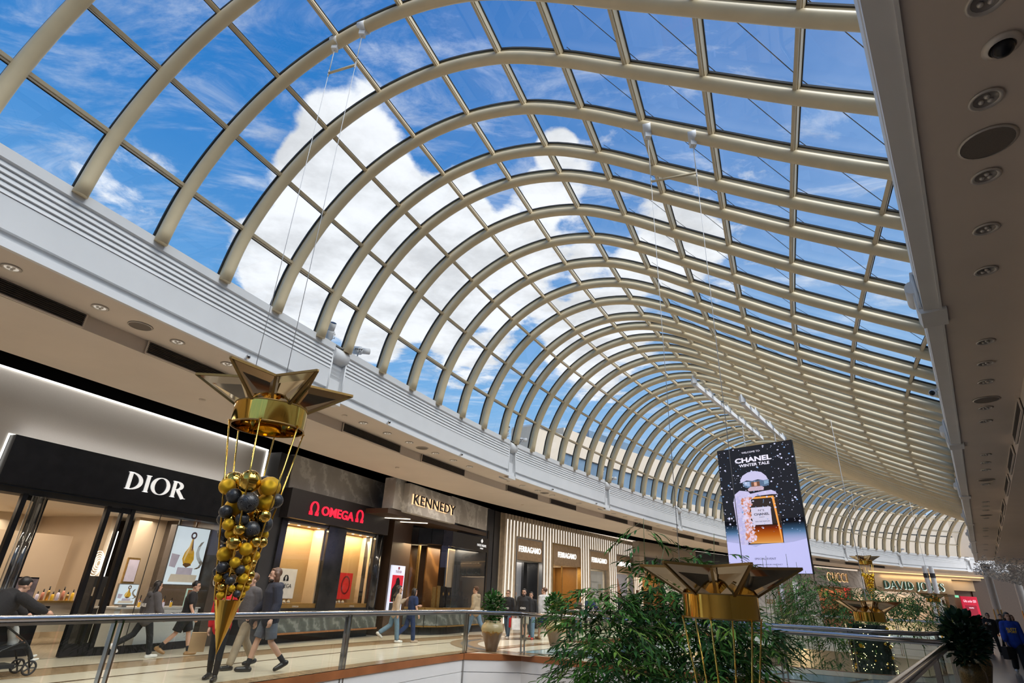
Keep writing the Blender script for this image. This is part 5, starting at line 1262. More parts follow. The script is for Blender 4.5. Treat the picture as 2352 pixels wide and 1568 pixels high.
for k in range(260):
    a = rr.random(); x = .335 + .10 * a + rr.uniform(-.03, .03); y = .22 + rr.random() * .40; r = rr.uniform(.008, .022)
    x, y = BX(x), BY(y); (m if rr.random() < .6 else m2_).prism([((x + r * math.cos(q * 1.05) * .9) * Wb, y * Hb + r * Wb * math.sin(q * 1.05)) for q in range(6)], -.027, -.024)
part(m, 'frost_lumps', emis('screen_lump', (.70, .62, .78), .85), ban); part(m2_, 'amber_lumps', emis('screen_ambl', (.60, .22, .10), .8), ban)
m = MB()
for k in range(90):
    x = rr.uniform(.22, .37); y = rr.uniform(.2, .66); r = rr.uniform(.01, .03); x, y = BX(x), BY(y); m.prism([((x + r * math.cos(q * 1.05)) * Wb, y * Hb + r * Wb * .7 * math.sin(q * 1.05)) for q in range(6)], -.0265, -.0255)
part(m, 'frost_shade', emis('screen_shade', (.50, .47, .72), .85), ban)
scr('collar', (.62, .46, .55), [(.43, .68), (.64, .68), (.65, .705), (.62, .72), (.46, .72), (.42, .70)], .026, .8); scr('neck', (.16, .07, .04), [(.48, .72), (.60, .72), (.60, .765), (.48, .765)], .026, .9)
scr('neck_shine', (.75, .38, .25), [(.52, .725), (.56, .725), (.56, .76), (.52, .76)], .028, .9)
scr('stopper', (.10, .16, .26), [(.36, .735), (.40, .715), (.69, .715), (.73, .735), (.73, .775), (.36, .775)], .025, .9); scr('stopper_shine', (.36, .46, .66), [(.38, .74), (.46, .725), (.46, .77), (.38, .775)], .027, .9); scr('stopper_right', (.25, .38, .52), [(.66, .73), (.72, .74), (.72, .77), (.66, .765)], .027, .9)
scr('snow_cap', (.62, .58, .82), [(.33, .765), (.33, .795), (.37, .835), (.45, .862), (.55, .868), (.64, .85), (.70, .81), (.72, .775), (.66, .77), (.58, .785), (.5, .775), (.42, .785)], .028, .85)
scr('bottle_label', (.66, .62, .78), [(.435, .365), (.695, .365), (.70, .525), (.43, .525)], .029, .85)
def btxt(s, x0, x1, y, h, c, d=.034, bold=0.0):
    text('letters', s, c, ban, (x0 * Wb, -d, y * Hb), (x1 - x0) * Wb, h * Hb, .003, bold=bold)
Wt, Bk = emis('screen_text', (.86, .82, .96), .95), mat('screen_ink', (.05, .04, .06), .6)
btxt('WELCOME TO', .345, .59, .945, .014, Wt); btxt('CHANEL', .24, .73, .868, .042, Wt, bold=.035); btxt('WINTER TALE', .29, .695, .833, .024, Wt, bold=.02)
btxt('N°5', BX(.53), BX(.61), BY(.487), .015, Bk); btxt('CHANEL', BX(.465), BX(.675), BY(.45), .018, Bk, bold=.02); btxt('PARIS', BX(.535), BX(.605), BY(.43), .006, Bk); btxt('EAU DE PARFUM', BX(.475), BX(.665), BY(.39), .008, Bk)
btxt('SPECIAL EVENT', .345, .61, .098, .014, Bk); btxt('GROUND LEVEL LUXURY PRECINCT', .275, .68, .058, .009, Bk); btxt('FROM 12TH NOVEMBER 2024 TO 5TH JANUARY 2025', .19, .78, .033, .009, Bk)
m, m2_ = MB(), MB()
for k in range(330):
    x, y = rr.random(), .30 + .69 * rr.random(); r = rr.choice([.003, .004, .005, .006, .008, .013])
    if .22 < x < .76 and .82 < y < .97 and r > .005: continue
    e = rr.uniform(.5, 1); (m if rr.random() < .7 else m2_).prism([((x + r * math.cos(q * 1.05)) * Wb, y * Hb + r * Wb * e * math.sin(q * 1.05)) for q in range(6)], -.033, -.031)
f1 = part(m, 'snowflakes', emis('screen_flake', (.70, .70, .92), .8), ban); f2 = part(m2_, 'blue_snowflakes', emis('screen_flakeb', (.25, .42, .72), .7), ban)
# beams and chains that carry it
for lab_, X, s0, s1 in (('left', 5.2, 29.3, 40.4), ('right', 6.85, 30.2, 38.4)):
    ss = [s for s in RIBS if s0 - .7 < s < s1 + .7]; a, b = sec_xz(ss[0], X), sec_xz(ss[-1], X); mid = sec_xz(ss[len(ss) // 2], X)
    t = thing('hanging_beam', 'white steel beam clipped under the vault ribs, %s one of the pair' % lab_, 'beam', tuple(a)); dz = Vector((0, 0, -.30)); m = MB(); m.bar(dz, b - a + dz, .16, .20); part(m, 'beam', M_white, t)
    for s in ss[::2]:
        q = sec_xz(s, X) - a; l = max(0, min(1, q.dot(b - a) / (b - a).length_squared)); q0 = (b - a) * l; m = MB(); m.box(q0.x - .1, q0.y - .1, min(q0.z - .3, q.z) , q0.x + .1, q0.y + .1, max(q.z, q0.z) + .05); part(m, 'clip', M_white, t)
    e = .22 if lab_ == 'left' else .74; g2, P2_ = b - a, Vector((PL.x, PL.y, 0)); den = dX.x * g2.y - dX.y * g2.x
    if abs(den) > 1e-4:
        e2 = ((a.x - P2_.x) * g2.y - (a.y - P2_.y) * g2.x) / den
        if .05 < e2 < .95: e = e2
    c0 = Vector((PL.x, PL.y, zt_)) + Vector((dX.x, dX.y, 0)) * e + Vector((0, 0, .02))
    l = (c0 - a).dot((b - a)) / (b - a).length_squared; top = Vector((c0.x, c0.y, (a + (b - a) * max(0, min(1, l))).z - .4))
    t = thing('hanging_chain', 'pale chain holding the lit screen, %s one of the pair' % lab_, 'chain', tuple(c0)); m = MB(); n = 14
    for k in range(n):
        p, q = (top - c0) * (k / n), (top - c0) * ((k + .9) / n); m.tube([p, q], .035 if k % 2 else .022, 6)
    part(m, 'links', M_white, t)

# ================================================================ slender columns, crystal cloud
for px_, D, z1, lab_ in ((2281, 61.5, 5.4, 'round grey column at the end of the right soffit'), (2345, 66, 5.6, 'round grey column at the far right edge of the picture')):
    p = at(px_, 1365, D); t = thing('round_column', lab_, 'column', (p.x, p.y, 0)); part(MB().lathe([(.26, 0), (.26, z1)], 20), 'shaft', mat('column_grey', (.40, .38, .36), .4, var=.05), t)
    m = MB()
    for k in range(6): m.box(.27 * math.cos(k) - .03, .27 * math.sin(k) - .03, .9, .27 * math.cos(k) + .03, .27 * math.sin(k) + .03, 2.1)
    part(m, 'brass_bars', M_dgold, t); part(MB().lathe([(.3, 5.0 if z1 > 5 else 0), (.3, z1), (.24, z1)], 20), 'collar', M_dark, t)
for px_, D, lab_ in ((2127, 69, 'thin pale pole crossing the store name, left of the pair'), (2142, 69, 'thin pale pole in front of the store name, right of the pair')):
    p = at(px_, 1320, D); t = thing('slim_pole', lab_, 'column', (p.x, p.y, 0)); part(MB().lathe([(.2, 0), (.2, 5.6)], 16), 'shaft', M_white, t); part(MB().lathe([(.22, 4.6), (.22, 5.0)], 16), 'collar', M_dark, t)
rr = random.Random(12); m = MB()
for k in range(2600):
    px_ = 2236 + 130 * rr.random() ** .8; py_ = 1255 + (px_ - 2236) * .25 + 62 * rr.random() ** .9; D = rr.uniform(48, 60); p = at(px_, py_, D)
    if Vector((p.x, p.y)).dot(RN) > .05 and p.z > 5.1 and Vector((p.x, p.y)).dot(RD) < 62: continue
    r = rr.uniform(.05, .10); q = Matrix.Rotation(rr.uniform(0, 6), 3, 'Z') @ Matrix.Rotation(rr.uniform(-1, 1), 3, 'X')
    v = [Vector((0, 0, 0)), Vector((r * 1.3, r * .5, r * .6)), Vector((r * .3, r, .0)), Vector((-r * 1.3, r * .5, r * .6)), Vector((-r * .3, r, 0)), Vector((0, 0, -r * .3))]
    m.add([p + q @ x for x in v], [(0, 1, 2), (0, 3, 4), (0, 2, 5), (0, 5, 4)])
tag(m.build('crystal_cloud', mat('crystal_leaf', (.72, .72, .75), .25, .0, var=.5, scale=2)), 'cloud of countless tiny hanging crystal leaves at the end of the right soffit', 'chandelier', kind='stuff')
# ================================================================ planters and bamboo
def leaf_mat(name, c, var=.35):
    return mat(name, c, .6, 0, var=var, scale=2.2, spec=.22)
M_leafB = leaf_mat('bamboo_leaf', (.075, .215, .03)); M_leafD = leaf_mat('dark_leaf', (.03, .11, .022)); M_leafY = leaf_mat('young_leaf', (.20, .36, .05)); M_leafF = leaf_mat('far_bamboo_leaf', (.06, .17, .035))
M_leafK = leaf_mat('dark_ficus_leaf', (.018, .05, .02))  # darkest green of the leaf colours
M_culm = mat('bamboo_culm', (.10, .15, .05), .4, var=.25, scale=3); M_twig = mat('twig', (.14, .13, .06), .6, var=.2)
def leaf(mb, p, d, L_, w, up, fold=.18):
    d = d.normalized(); s = d.cross(up)
    if s.length < 1e-3: s = d.orthogonal()
    s.normalize(); n = s.cross(d)
    a, b = p + d * L_ * .34, p + d * L_ * .72
    mb.add([p, a + s * w / 2 + n * w * fold, b + s * w * .36 + n * w * fold, p + d * L_ - n * L_ * .08, b - s * w * .36 + n * w * fold, a - s * w / 2 + n * w * fold, b - n * L_ * .01, a],
           [(0, 7, 1), (0, 5, 7), (7, 6, 2, 1), (7, 5, 4, 6), (6, 3, 2), (6, 4, 3)], True)
def spray(mb, tw, rr, p, d, L_, n, ll, lw):
    """one twig with its leaves fanned along it"""
    pts = [p + d * L_ * t + Vector((0, 0, -.28 * L_ * t * t)) for t in (0, .33, .66, 1)]
    tw.tube(pts, [.004, .003, .003, .002], 4)
    for k in range(n):
        t = .25 + .75 * k / max(1, n - 1); q = p + d * L_ * t + Vector((0, 0, -.28 * L_ * t * t)); side = d.cross(Vector((0, 0, 1))).normalized() * (1 if k % 2 else -1)
        dd = d * .75 + side * rr.uniform(.4, .9) + Vector((0, 0, rr.uniform(-.75, .12)))
        leaf(mb, q, dd, ll * rr.uniform(.75, 1.15), lw * rr.uniform(.8, 1.15), Vector((rr.uniform(-.3, .3), rr.uniform(-.3, .3), 1)))
def bamboo(label, base, culms, blobs, ll, lw, seed, m1, m2, group=None, young=.08, cr=.016):
    """culms: polylines in world; blobs: (centre, rx, rz, sprays)"""
    rr = random.Random(seed); o0 = Vector(base); t = thing('bamboo_plant', label, 'bamboo', base)
    if group: t['group'] = group
    for pl in culms:
        m = MB(); pts = [Vector(p) - o0 for p in pl]; fine = []
        for a, b in zip(pts[:-1], pts[1:]):
            n = max(1, int((b - a).length / .4)); fine += [a.lerp(b, k / n) for k in range(n)]
        fine.append(pts[-1]); N_ = len(fine); m.tube(fine, [cr * (1 - .75 * k / N_) for k in range(N_)], 7)
        for k in range(1, N_ - 1): m.tube([fine[k] - Vector((0, 0, .012)), fine[k] + Vector((0, 0, .012))], cr * (1.22 - .75 * k / N_), 7)
        part(m, 'culm', M_culm, t)
    mA, mBb, mY, tw = MB(), MB(), MB(), MB()
    for c, rx, rz, n in blobs:
        c = Vector(c) - o0
        for k in range(int(n * (1.35 if ll < .25 else 1))):
            while True:
                v = Vector((rr.uniform(-1, 1), rr.uniform(-1, 1), rr.uniform(-1, 1)))
                if v.length < 1: break
            p = c + Vector((v.x * rx, v.y * rx, v.z * rz)); h = Vector((v.x, v.y, 0)) + Vector((rr.uniform(-.6, .6), rr.uniform(-.6, .6), 0)); d = (h.normalized() + Vector((0, 0, rr.uniform(-.5, .35)))).normalized()
            u = rr.random(); spray(mY if u < young else mA if u < .6 else mBb, tw, rr, p, d, rr.uniform(.9, 1.7) * ll * 1.6, rr.randint(5, 9), ll, lw)
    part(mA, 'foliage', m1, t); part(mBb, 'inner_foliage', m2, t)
    if mY.v: part(mY, 'young_foliage', M_leafY, t)
    part(tw, 'twigs', M_twig, t); return t
def W_(px, py, D): return at(px, py, D)
# foreground clump, seen around the middle star
D1, D2 = 10.5, 11.5
a = W_(1455, 1568, D1); b = W_(1520, 1568, D2); c = W_(1610, 1568, D2)
def culm_px(pts, D): return [W_(x, y, D) for x, y in pts]
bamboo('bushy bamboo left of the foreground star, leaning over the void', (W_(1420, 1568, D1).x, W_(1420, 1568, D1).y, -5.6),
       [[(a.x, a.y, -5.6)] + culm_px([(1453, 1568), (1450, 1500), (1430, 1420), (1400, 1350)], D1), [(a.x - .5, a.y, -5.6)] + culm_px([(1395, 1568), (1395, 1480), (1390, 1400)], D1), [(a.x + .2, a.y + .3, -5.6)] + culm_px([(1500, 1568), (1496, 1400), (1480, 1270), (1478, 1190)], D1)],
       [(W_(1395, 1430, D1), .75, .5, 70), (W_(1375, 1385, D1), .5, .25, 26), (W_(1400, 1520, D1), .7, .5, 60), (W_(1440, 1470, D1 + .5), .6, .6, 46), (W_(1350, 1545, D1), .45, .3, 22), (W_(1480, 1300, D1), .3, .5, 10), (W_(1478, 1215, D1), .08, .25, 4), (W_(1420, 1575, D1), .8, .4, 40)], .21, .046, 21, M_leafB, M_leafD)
b2 = W_(1560, 1568, D2)
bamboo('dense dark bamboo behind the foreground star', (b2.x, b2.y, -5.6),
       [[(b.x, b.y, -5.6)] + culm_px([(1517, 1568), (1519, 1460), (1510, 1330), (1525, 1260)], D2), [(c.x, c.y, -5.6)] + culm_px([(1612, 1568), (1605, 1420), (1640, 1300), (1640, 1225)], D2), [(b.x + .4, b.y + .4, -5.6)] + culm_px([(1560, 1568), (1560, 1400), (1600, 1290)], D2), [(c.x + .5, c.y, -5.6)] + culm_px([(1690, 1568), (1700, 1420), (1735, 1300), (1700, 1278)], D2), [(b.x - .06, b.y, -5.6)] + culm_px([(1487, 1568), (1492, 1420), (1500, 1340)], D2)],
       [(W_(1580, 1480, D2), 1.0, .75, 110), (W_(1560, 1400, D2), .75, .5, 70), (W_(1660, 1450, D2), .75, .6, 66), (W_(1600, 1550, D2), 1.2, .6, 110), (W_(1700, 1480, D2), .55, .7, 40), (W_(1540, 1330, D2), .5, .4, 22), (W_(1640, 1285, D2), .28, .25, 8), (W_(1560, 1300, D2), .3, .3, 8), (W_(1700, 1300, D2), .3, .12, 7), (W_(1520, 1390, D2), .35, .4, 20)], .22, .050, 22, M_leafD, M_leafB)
# thin ones beyond the bridge
DB = 27.0; q = W_(1880, 1560, DB)
bamboo('tall bamboo clump beyond the near bridge, left of the hanging star', (q.x, q.y, -5.6),
       [[(q.x + dx, q.y + dy, -5.6), (q.x + dx * .9, q.y + dy, 0), (q.x + dx * .8, q.y + dy, 2.6 + h)] for dx, dy, h in ((-1.9, 0, .8), (-1.6, .2, .9), (-1.2, 0, .6), (-.6, .1, 1), (-.2, 0, .7), (.4, .3, .4), (.9, 0, .3), (-1.4, .3, .2))],
       [(W_(1900, 1375, DB), 1.2, .7, 120), (W_(1890, 1430, DB), 1.1, .7, 110), (W_(1850, 1370, DB), .8, .9, 50), (W_(1935, 1500, DB), 1.2, 1.2, 110), (W_(1880, 1340, DB), .7, .4, 20), (W_(1960, 1400, DB), .8, .6, 46)], .27, .048, 23, M_leafF, M_leafD, cr=.028)
DC = 38.0; q = W_(2040, 1560, DC)
bamboo('farther bamboo clump in front of the store entrance', (q.x, q.y, -5.6),
       [[(q.x + dx, q.y, -5.6), (q.x + dx, q.y, 2.2)] for dx in (-2.4, -1.2, 0, 1.2, 2.2)],
       [(W_(2020, 1380, DC), 1.8, .8, 110), (W_(2080, 1385, DC), 1.6, .8, 100), (W_(2060, 1420, DC), 2.4, .9, 120), (W_(1985, 1390, DC), 1.2, .9, 60), (W_(2120, 1400, DC), 1.0, .8, 46)], .34, .06, 24, M_leafF, M_leafD, cr=.03)
DE = 33.0; q = W_(1815, 1560, DE)
bamboo('slim bamboo stems in front of the veined marble pier', (q.x, q.y, -5.6),
       [[(q.x + dx, q.y, -5.6), (q.x + dx + .3, q.y, 3.4)] for dx in (-.5, 0, .5, 1.1)],
       [(W_(1840, 1350, DE), 1.0, 1.2, 40), (W_(1800, 1420, DE), 1.0, 1.0, 50), (W_(1860, 1320, DE), .8, .6, 14), (W_(1835, 1450, DE), 1.0, 1.0, 40)], .30, .05, 25, M_leafF, M_leafD, cr=.028)

def glaze():
    m = bpy.data.materials.new('dripping_glaze'); m.use_nodes = True; nt = m.node_tree; b = nt.nodes['Principled BSDF']; N = nt.nodes.new
    tc = N('ShaderNodeTexCoord'); sp = N('ShaderNodeSeparateXYZ'); nt.links.new(tc.outputs['Object'], sp.inputs[0])
    n = N('ShaderNodeTexNoise'); n.inputs['Scale'].default_value = 9; n.inputs['Detail'].default_value = 6; nt.links.new(tc.outputs['Object'], n.inputs['Vector'])
    mu = N('ShaderNodeMath'); mu.operation = 'MULTIPLY_ADD'; mu.inputs[1].default_value = .26; nt.links.new(n.outputs['Fac'], mu.inputs[0]); nt.links.new(sp.outputs[2], mu.inputs[2])
    r = N('ShaderNodeValToRGB'); nt.links.new(mu.outputs[0], r.inputs[0]); e = r.color_ramp.elements
    e[0].position = .1; e[0].color = (.09, .06, .035, 1); e[1].position = .78; e[1].color = (.46, .38, .20, 1)
    for p, c in ((.45, (.15, .10, .06, 1)), (.61, (.17, .11, .06, 1)), (.66, (.30, .15, .02, 1)), (.70, (.42, .34, .15, 1))): a_ = e.new(p); a_.color = c
    nt.links.new(r.outputs[0], b.inputs['Base Color']); b.inputs['Roughness'].default_value = .25; return m
M_glaze = glaze(); M_jar = mat('gold_mosaic_jar', (.17, .105, .035), .3, .3, var=.55, scale=60); M_soil = mat('soil', (.03, .02, .015), .9, var=.3, scale=20)
def pot_plant(label, loc, jar, h, r, ph, pr, n, ls, seed, lm):
    rr = random.Random(seed); t = thing('ceramic_jar', label[0], 'jar', loc)
    k = h / .80; q = r / .335
    part(MB().lathe([(0, 0), (.15 * q, 0), (.16 * q, .02 * k), (.21 * q, .2 * k), (.29 * q, .42 * k), (.335 * q, .56 * k), (.32 * q, .66 * k), (.25 * q, .73 * k), (.215 * q, .76 * k), (.23 * q, .80 * k), (.20 * q, .80 * k), (.19 * q, .74 * k)], 32), 'vessel', jar, t)
    p = thing('potted_shrub', label[1], 'plant', (loc[0], loc[1], loc[2] + h * .9)); part(MB().lathe([(0, 0), (.19 * q, 0)], 16), 'soil', M_soil, p)
    st = MB()
    for a in range(5): st.tube([(.05 * math.cos(a), .05 * math.sin(a), 0), (pr * .5 * math.cos(a * 1.3), pr * .5 * math.sin(a * 1.3), ph * .55), (pr * .6 * math.cos(a * 1.3), pr * .6 * math.sin(a * 1.3), ph * .9)], [.014, .01, .005], 6)
    part(st, 'stems', M_twig, p); lf = MB()
    for i in range(n):
        while True:
            v = Vector((rr.uniform(-1, 1), rr.uniform(-1, 1), rr.uniform(-1, 1)))
            if .25 < v.length < 1: break
        c = Vector((v.x * pr, v.y * pr, ph * .52 + v.z * ph * .5)); d = Vector((v.x, v.y, v.z * .4 + rr.uniform(-.2, .7)))
        leaf(lf, c, d, ls * rr.uniform(.7, 1.2), ls * .62, Vector((rr.uniform(-.5, .5), rr.uniform(-.5, .5), 1)), .12)
    part(lf, 'foliage', lm, p)
pot_plant(('cream and brown glazed jar on the walkway, left of the two', 'dark green shrub in the glazed jar, left of the two'), (-.19, 19.42, 0), M_glaze, .86, .345, .88, .34, 520, .13, 31, M_leafD)
pot_plant(('cream and brown glazed jar on the walkway, right of the two', 'dark green shrub in the glazed jar, right of the two'), (2.02, 22.6, 0), M_glaze, .87, .34, .92, .36, 520, .13, 32, M_leafD)
for e_, al, lab_, sd, ph, pr in ((-.44, 15.0, 'first', 33, .92, .33), (-.37, 19.2, 'second', 34, .75, .28), (-.30, 39, 'third', 35, .8, .34)):
    q = rpos(e_, al); pot_plant(('gold mosaic jar by the right walkway railing, %s from the camera' % lab_, 'dark shrub in the gold mosaic jar, %s from the camera' % lab_), tuple(q), M_jar, .84, .215 if al < 16 else .245 if al < 30 else .32, ph, pr, 460, .17, sd, M_leafK)
q = W_(1800, 1420, 46); pot_plant(('glazed jar outside the arched window of the marble front', 'shrub in the jar outside the marble front'), (q.x, q.y, 0), M_glaze, .85, .36, 1.1, .5, 260, .16, 36, M_leafD)

# festive column of greenery with lights, standing on the lower floor
rr = random.Random(44); q = W_(2003, 1500, 26.5); t = thing('festive_column', 'tall dark green column covered in gold baubles and fairy lights beyond the bridge', 'decoration', (q.x, q.y, -5.6))
zc = 6.75; part(MB().lathe([(0, 0), (.62, 0), (.62, zc), (0, zc)], 26), 'core', mat('green_core', (.008, .02, .014), .9, var=.3), t); lf = MB()
for k in range(2600):
    a = rr.uniform(0, 6.283); z_ = rr.uniform(.1, zc); p = Vector((.61 * math.cos(a), .61 * math.sin(a), z_)); leaf(lf, p, Vector((math.cos(a) * .7 + rr.uniform(-.7, .7), math.sin(a) * .7 + rr.uniform(-.7, .7), rr.uniform(-.6, .6))), .13, .03, Vector((0, 0, 1)))
part(lf, 'needles', mat('fir_needle', (.010, .035, .022), .6, var=.3), t)
for k in range(90):
    a = rr.uniform(0, 6.283); z_ = rr.uniform(3.6, zc - .05); r = rr.uniform(.03, .075); o = bpy.data.objects.new('bauble', BALLS[rr.choice((0, 1, 1))]); COL.objects.link(o); o.parent = t; o.location = (.66 * math.cos(a), .66 * math.sin(a), z_); o.scale = (r, r, r)
fl = MB()
for k in range(240):
    a = rr.uniform(0, 6.283); z_ = rr.uniform(3.4, zc); fl.ball((.69 * math.cos(a), .69 * math.sin(a), z_), .016, 6, 4)
fo = part(fl, 'fairy_lights', emis('fairy_light', (1, .8, .4), 3.0), t); fo['kind'] = 'stuff'
# ================================================================ people
M_skin = mat('skin_light', (.52, .31, .22), .5, var=.06, scale=9); M_skind = mat('skin_tan', (.42, .23, .15), .5, var=.06, scale=9)
M_hairb = mat('hair_black', (.014, .011, .010), .45, var=.3, scale=40); M_hairbr = mat('hair_brown', (.085, .04, .02), .5, var=.35, scale=40); M_hairg = mat('hair_grey', (.13, .12, .11), .6, var=.3, scale=40)
def cloth(n, c, r=.85): return mat(n, c, r, var=.14, scale=9, bump=.25, bscale=35)
K_black = cloth('black_cloth', (.012, .012, .014)); K_grey = cloth('grey_fleece', (.085, .08, .085)); K_navy = cloth('navy_fleece', (.018, .021, .035)); K_slate = cloth('slate_cotton', (.095, .105, .13)); K_beige = cloth('beige_knit', (.40, .33, .25)); K_sand = cloth('sand_fleece', (.36, .29, .19))
K_denim = cloth('pale_denim', (.115, .19, .27)); K_denim2 = cloth('mid_denim', (.075, .13, .20)); K_blue = cloth('blue_fleece', (.008, .045, .33)); K_dnavy = cloth('deep_navy', (.01, .025, .085)); K_khaki = cloth('khaki_cotton', (.30, .24, .17)); K_stone = cloth('stone_cotton', (.27, .25, .20)); K_white = cloth('white_cotton', (.60, .60, .60)); K_green = cloth('green_cotton', (.05, .10, .08)); K_ltgrey = cloth('light_grey_cotton', (.42, .42, .42)); K_brown = cloth('brown_knit', (.09, .055, .045)); K_red = cloth('red_cotton', (.5, .01, .015))
S_white = mat('white_shoe', (.62, .61, .58), .5, var=.08); S_black = mat('black_shoe', (.015, .015, .017), .4, var=.1); S_tan = mat('tan_shoe', (.30, .17, .07), .5, var=.1); S_red = mat('red_shoe', (.45, .05, .04), .5); S_pink = mat('beige_shoe', (.36, .27, .2), .6)
M_eye = mat('eye_dark', (.02, .015, .012), .3); M_lip = mat('lip', (.36, .13, .11), .5); M_brow = mat('brow', (.03, .02, .015), .8)
REMESH = []
def remesh(o, vox, it=3):
    m = o.modifiers.new('one_surface', 'REMESH'); m.mode = 'VOXEL'; m.voxel_size = vox; m.use_smooth_shade = True
    s = o.modifiers.new('soft', 'SMOOTH'); s.iterations = it; s.factor = .5; REMESH.append(o); return o
def limb(mb, pts, rs, sq=1.0, n=12, cut=False):
    """tapered closed limb with rounded ends"""
    if cut:
        mb.tube([Vector(p) for p in pts], list(rs), n, True, True, sq); return
    pts = [Vector(p) for p in pts]; a = (pts[1] - pts[0]).normalized(); b = (pts[-1] - pts[-2]).normalized()
    P = [pts[0] - a * rs[0] * .8, pts[0] - a * rs[0] * .45] + pts + [pts[-1] + b * rs[-1] * .45, pts[-1] + b * rs[-1] * .8]
    R = [rs[0] * .35, rs[0] * .82] + list(rs) + [rs[-1] * .82, rs[-1] * .35]
    mb.tube(P, R, n, True, True, sq)
def person(label, pos, heading, h=1.75, skin=M_skin, hair=('short', M_hairb), top=None, bottom=None, shoes=S_black, legs=((20, 5), (-18, 25)), arms=((-18, 12, 6), (18, 18, 6)),
           lean=4, head=(0, 0), girl=False, vox=.013, z0=0.0, socks=None, beard=None, prints=(), hood=False, group=None, sit=False, glasses=False):
    """legs: (thigh forward, knee bend) for left, right; arms: (forward, elbow bend, outward); top/bottom: (material, kind, looseness)"""
    t = thing('person', label, 'person', (pos[0], pos[1], 0), -rad(heading)); k = h / 1.75; w = .91 if girl else 1.0
    def dirv(a, out=0): return Vector((math.sin(rad(out)), math.sin(rad(a)) * math.cos(rad(out)), -math.cos(rad(a)) * math.cos(rad(out))))
    L = {}
    for i, sx in ((0, -1), (1, 1)):
        th, kn = legs[i]; hip = Vector((sx * .088 * k * w, 0, 0)); knee = hip + dirv(th, sx * 2) * .43 * k; ank = knee + dirv(th - kn, sx * 1) * .42 * k
        fa = rad(max(-55, min(20, (th - kn) * .55))) if kn > 20 else rad(th * .4); toe = ank + Vector((sx * .02 * k, .17 * k * math.cos(fa), -.055 * k + .17 * k * math.sin(fa)))
        L[i] = (hip, knee, ank, toe)
    zmin = min(min(L[i][2].z - .085 * k, L[i][3].z - .03 * k) for i in (0, 1)); H0 = Vector((0, 0, -zmin + z0))
    for i in (0, 1): L[i] = tuple(p + H0 for p in L[i])
    ln = rad(lean); hz = H0
    def T(x, y, z): return hz + Vector((x * k * w, (y + math.sin(ln) * z) * k, math.cos(ln) * z * k))   # above the hips
    sh = [T(-.185, -.01, .485), T(.185, -.01, .485)]; A = {}
    for i, sx in ((0, -1), (1, 1)):
        f, e, o = arms[i]; el = sh[i] + dirv(f, sx * o) * .285 * k; wr = el + dirv(f + e, sx * (o - 4)) * .25 * k; A[i] = (sh[i], el, wr, (wr - el).normalized())
    yaw, nod = rad(head[0]), rad(head[1]); nk = T(0, -.005, .56); hc = nk + Vector((0, .03 * k + math.sin(nod) * .06 * k, .125 * k)); HR = Matrix.Rotation(-yaw, 3, 'Z') @ Matrix.Rotation(-nod, 3, 'X')
    hp = lambda x, y, z: hc + HR @ (Vector((x, y, z)) * k)
    TP = [(0, 0, -.09), (0, 0, 0), (0, .008, .12), (0, .0, .27), (0, -.005, .40), (0, -.01, .475), (0, -.005, .53)]; TR = [.105, .118, .098 if girl else .105, .112, .118, .088, .052]
    def torso(mb, add=0.0, a=0, b=7, low=None):
        pts = [T(*p) for p in TP[a:b]]; rs = [(r + add) * k * (w if j < 5 else 1) for j, r in enumerate(TR)][a:b]
        if low is not None: pts[0] = T(0, .0, low)
        limb(mb, pts, rs, 1.42 if not girl else 1.34, 16)
        limb(mb, [sh[0] + Vector((0, 0, -.01)), T(0, -.01, .50), sh[1] + Vector((0, 0, -.01))], [(.056 + add * .7) * k] * 3)
    # body
    m = MB(); torso(m)
    limb(m, [T(0, -.01, .50), nk + Vector((0, .01, .05)) * k, hc + Vector((0, 0, -.04)) * k], [.058 * k, .050 * k, .052 * k])
    m.ball(hc + HR @ Vector((0, -.012, .03)) * k, .1 * k, 16, 12, (.76, .98, .98), HR); m.ball(hp(0, .022, -.055), .07 * k, 14, 10, (.80, .88, .95), HR)
    limb(m, [hp(0, .082, .018), hp(0, .092, -.010), hp(0, .099, -.028)], [.010 * k, .012 * k, .0145 * k]); m.ball(hp(0, .068, -.098), .026 * k, 10, 7, (1, .8, .8), HR)
    for sx in (-1, 1): m.ball(hp(sx * .078, -.005, -.012), .028 * k, 10, 7, (.4, .75, 1.1), HR)
    for i, sx in ((0, -1), (1, 1)):
        a = A[i]; limb(m, [a[0], a[0].lerp(a[1], .5), a[1], a[1].lerp(a[2], .4), a[2]], [.050 * k, .046 * k, .038 * k, .038 * k, .026 * k])
        d = a[3]; s = Vector((sx, 0, 0)); s = (s - d * s.dot(d)).normalized(); fr = d.cross(s) * (sx)         # fr: towards the front
        if fr.y < 0: fr = -fr
        pc = a[2] + d * .055 * k; limb(m, [a[2] + d * .015 * k, pc, a[2] + d * .085 * k], [.026 * k, .031 * k, .030 * k])
        for j in range(4):
            off = fr * (.030 - .020 * j) * k; ln_ = (.070, .078, .073, .058)[j] * k; r0 = a[2] + d * .088 * k + off; r1 = r0 + d * ln_ * .5 - s * .008 * k; r2 = r1 + d * ln_ * .42 - s * .026 * k
            limb(m, [r0 - d * .02 * k, r0, r1, r2], [.0095 * k, .0095 * k, .009 * k, .0075 * k], 1, 8)
        th0 = a[2] + d * .03 * k + fr * .022 * k; limb(m, [th0, th0 + fr * .022 * k + d * .028 * k, th0 + fr * .022 * k + d * .062 * k - s * .015 * k], [.013 * k, .0115 * k, .0085 * k], 1, 8)
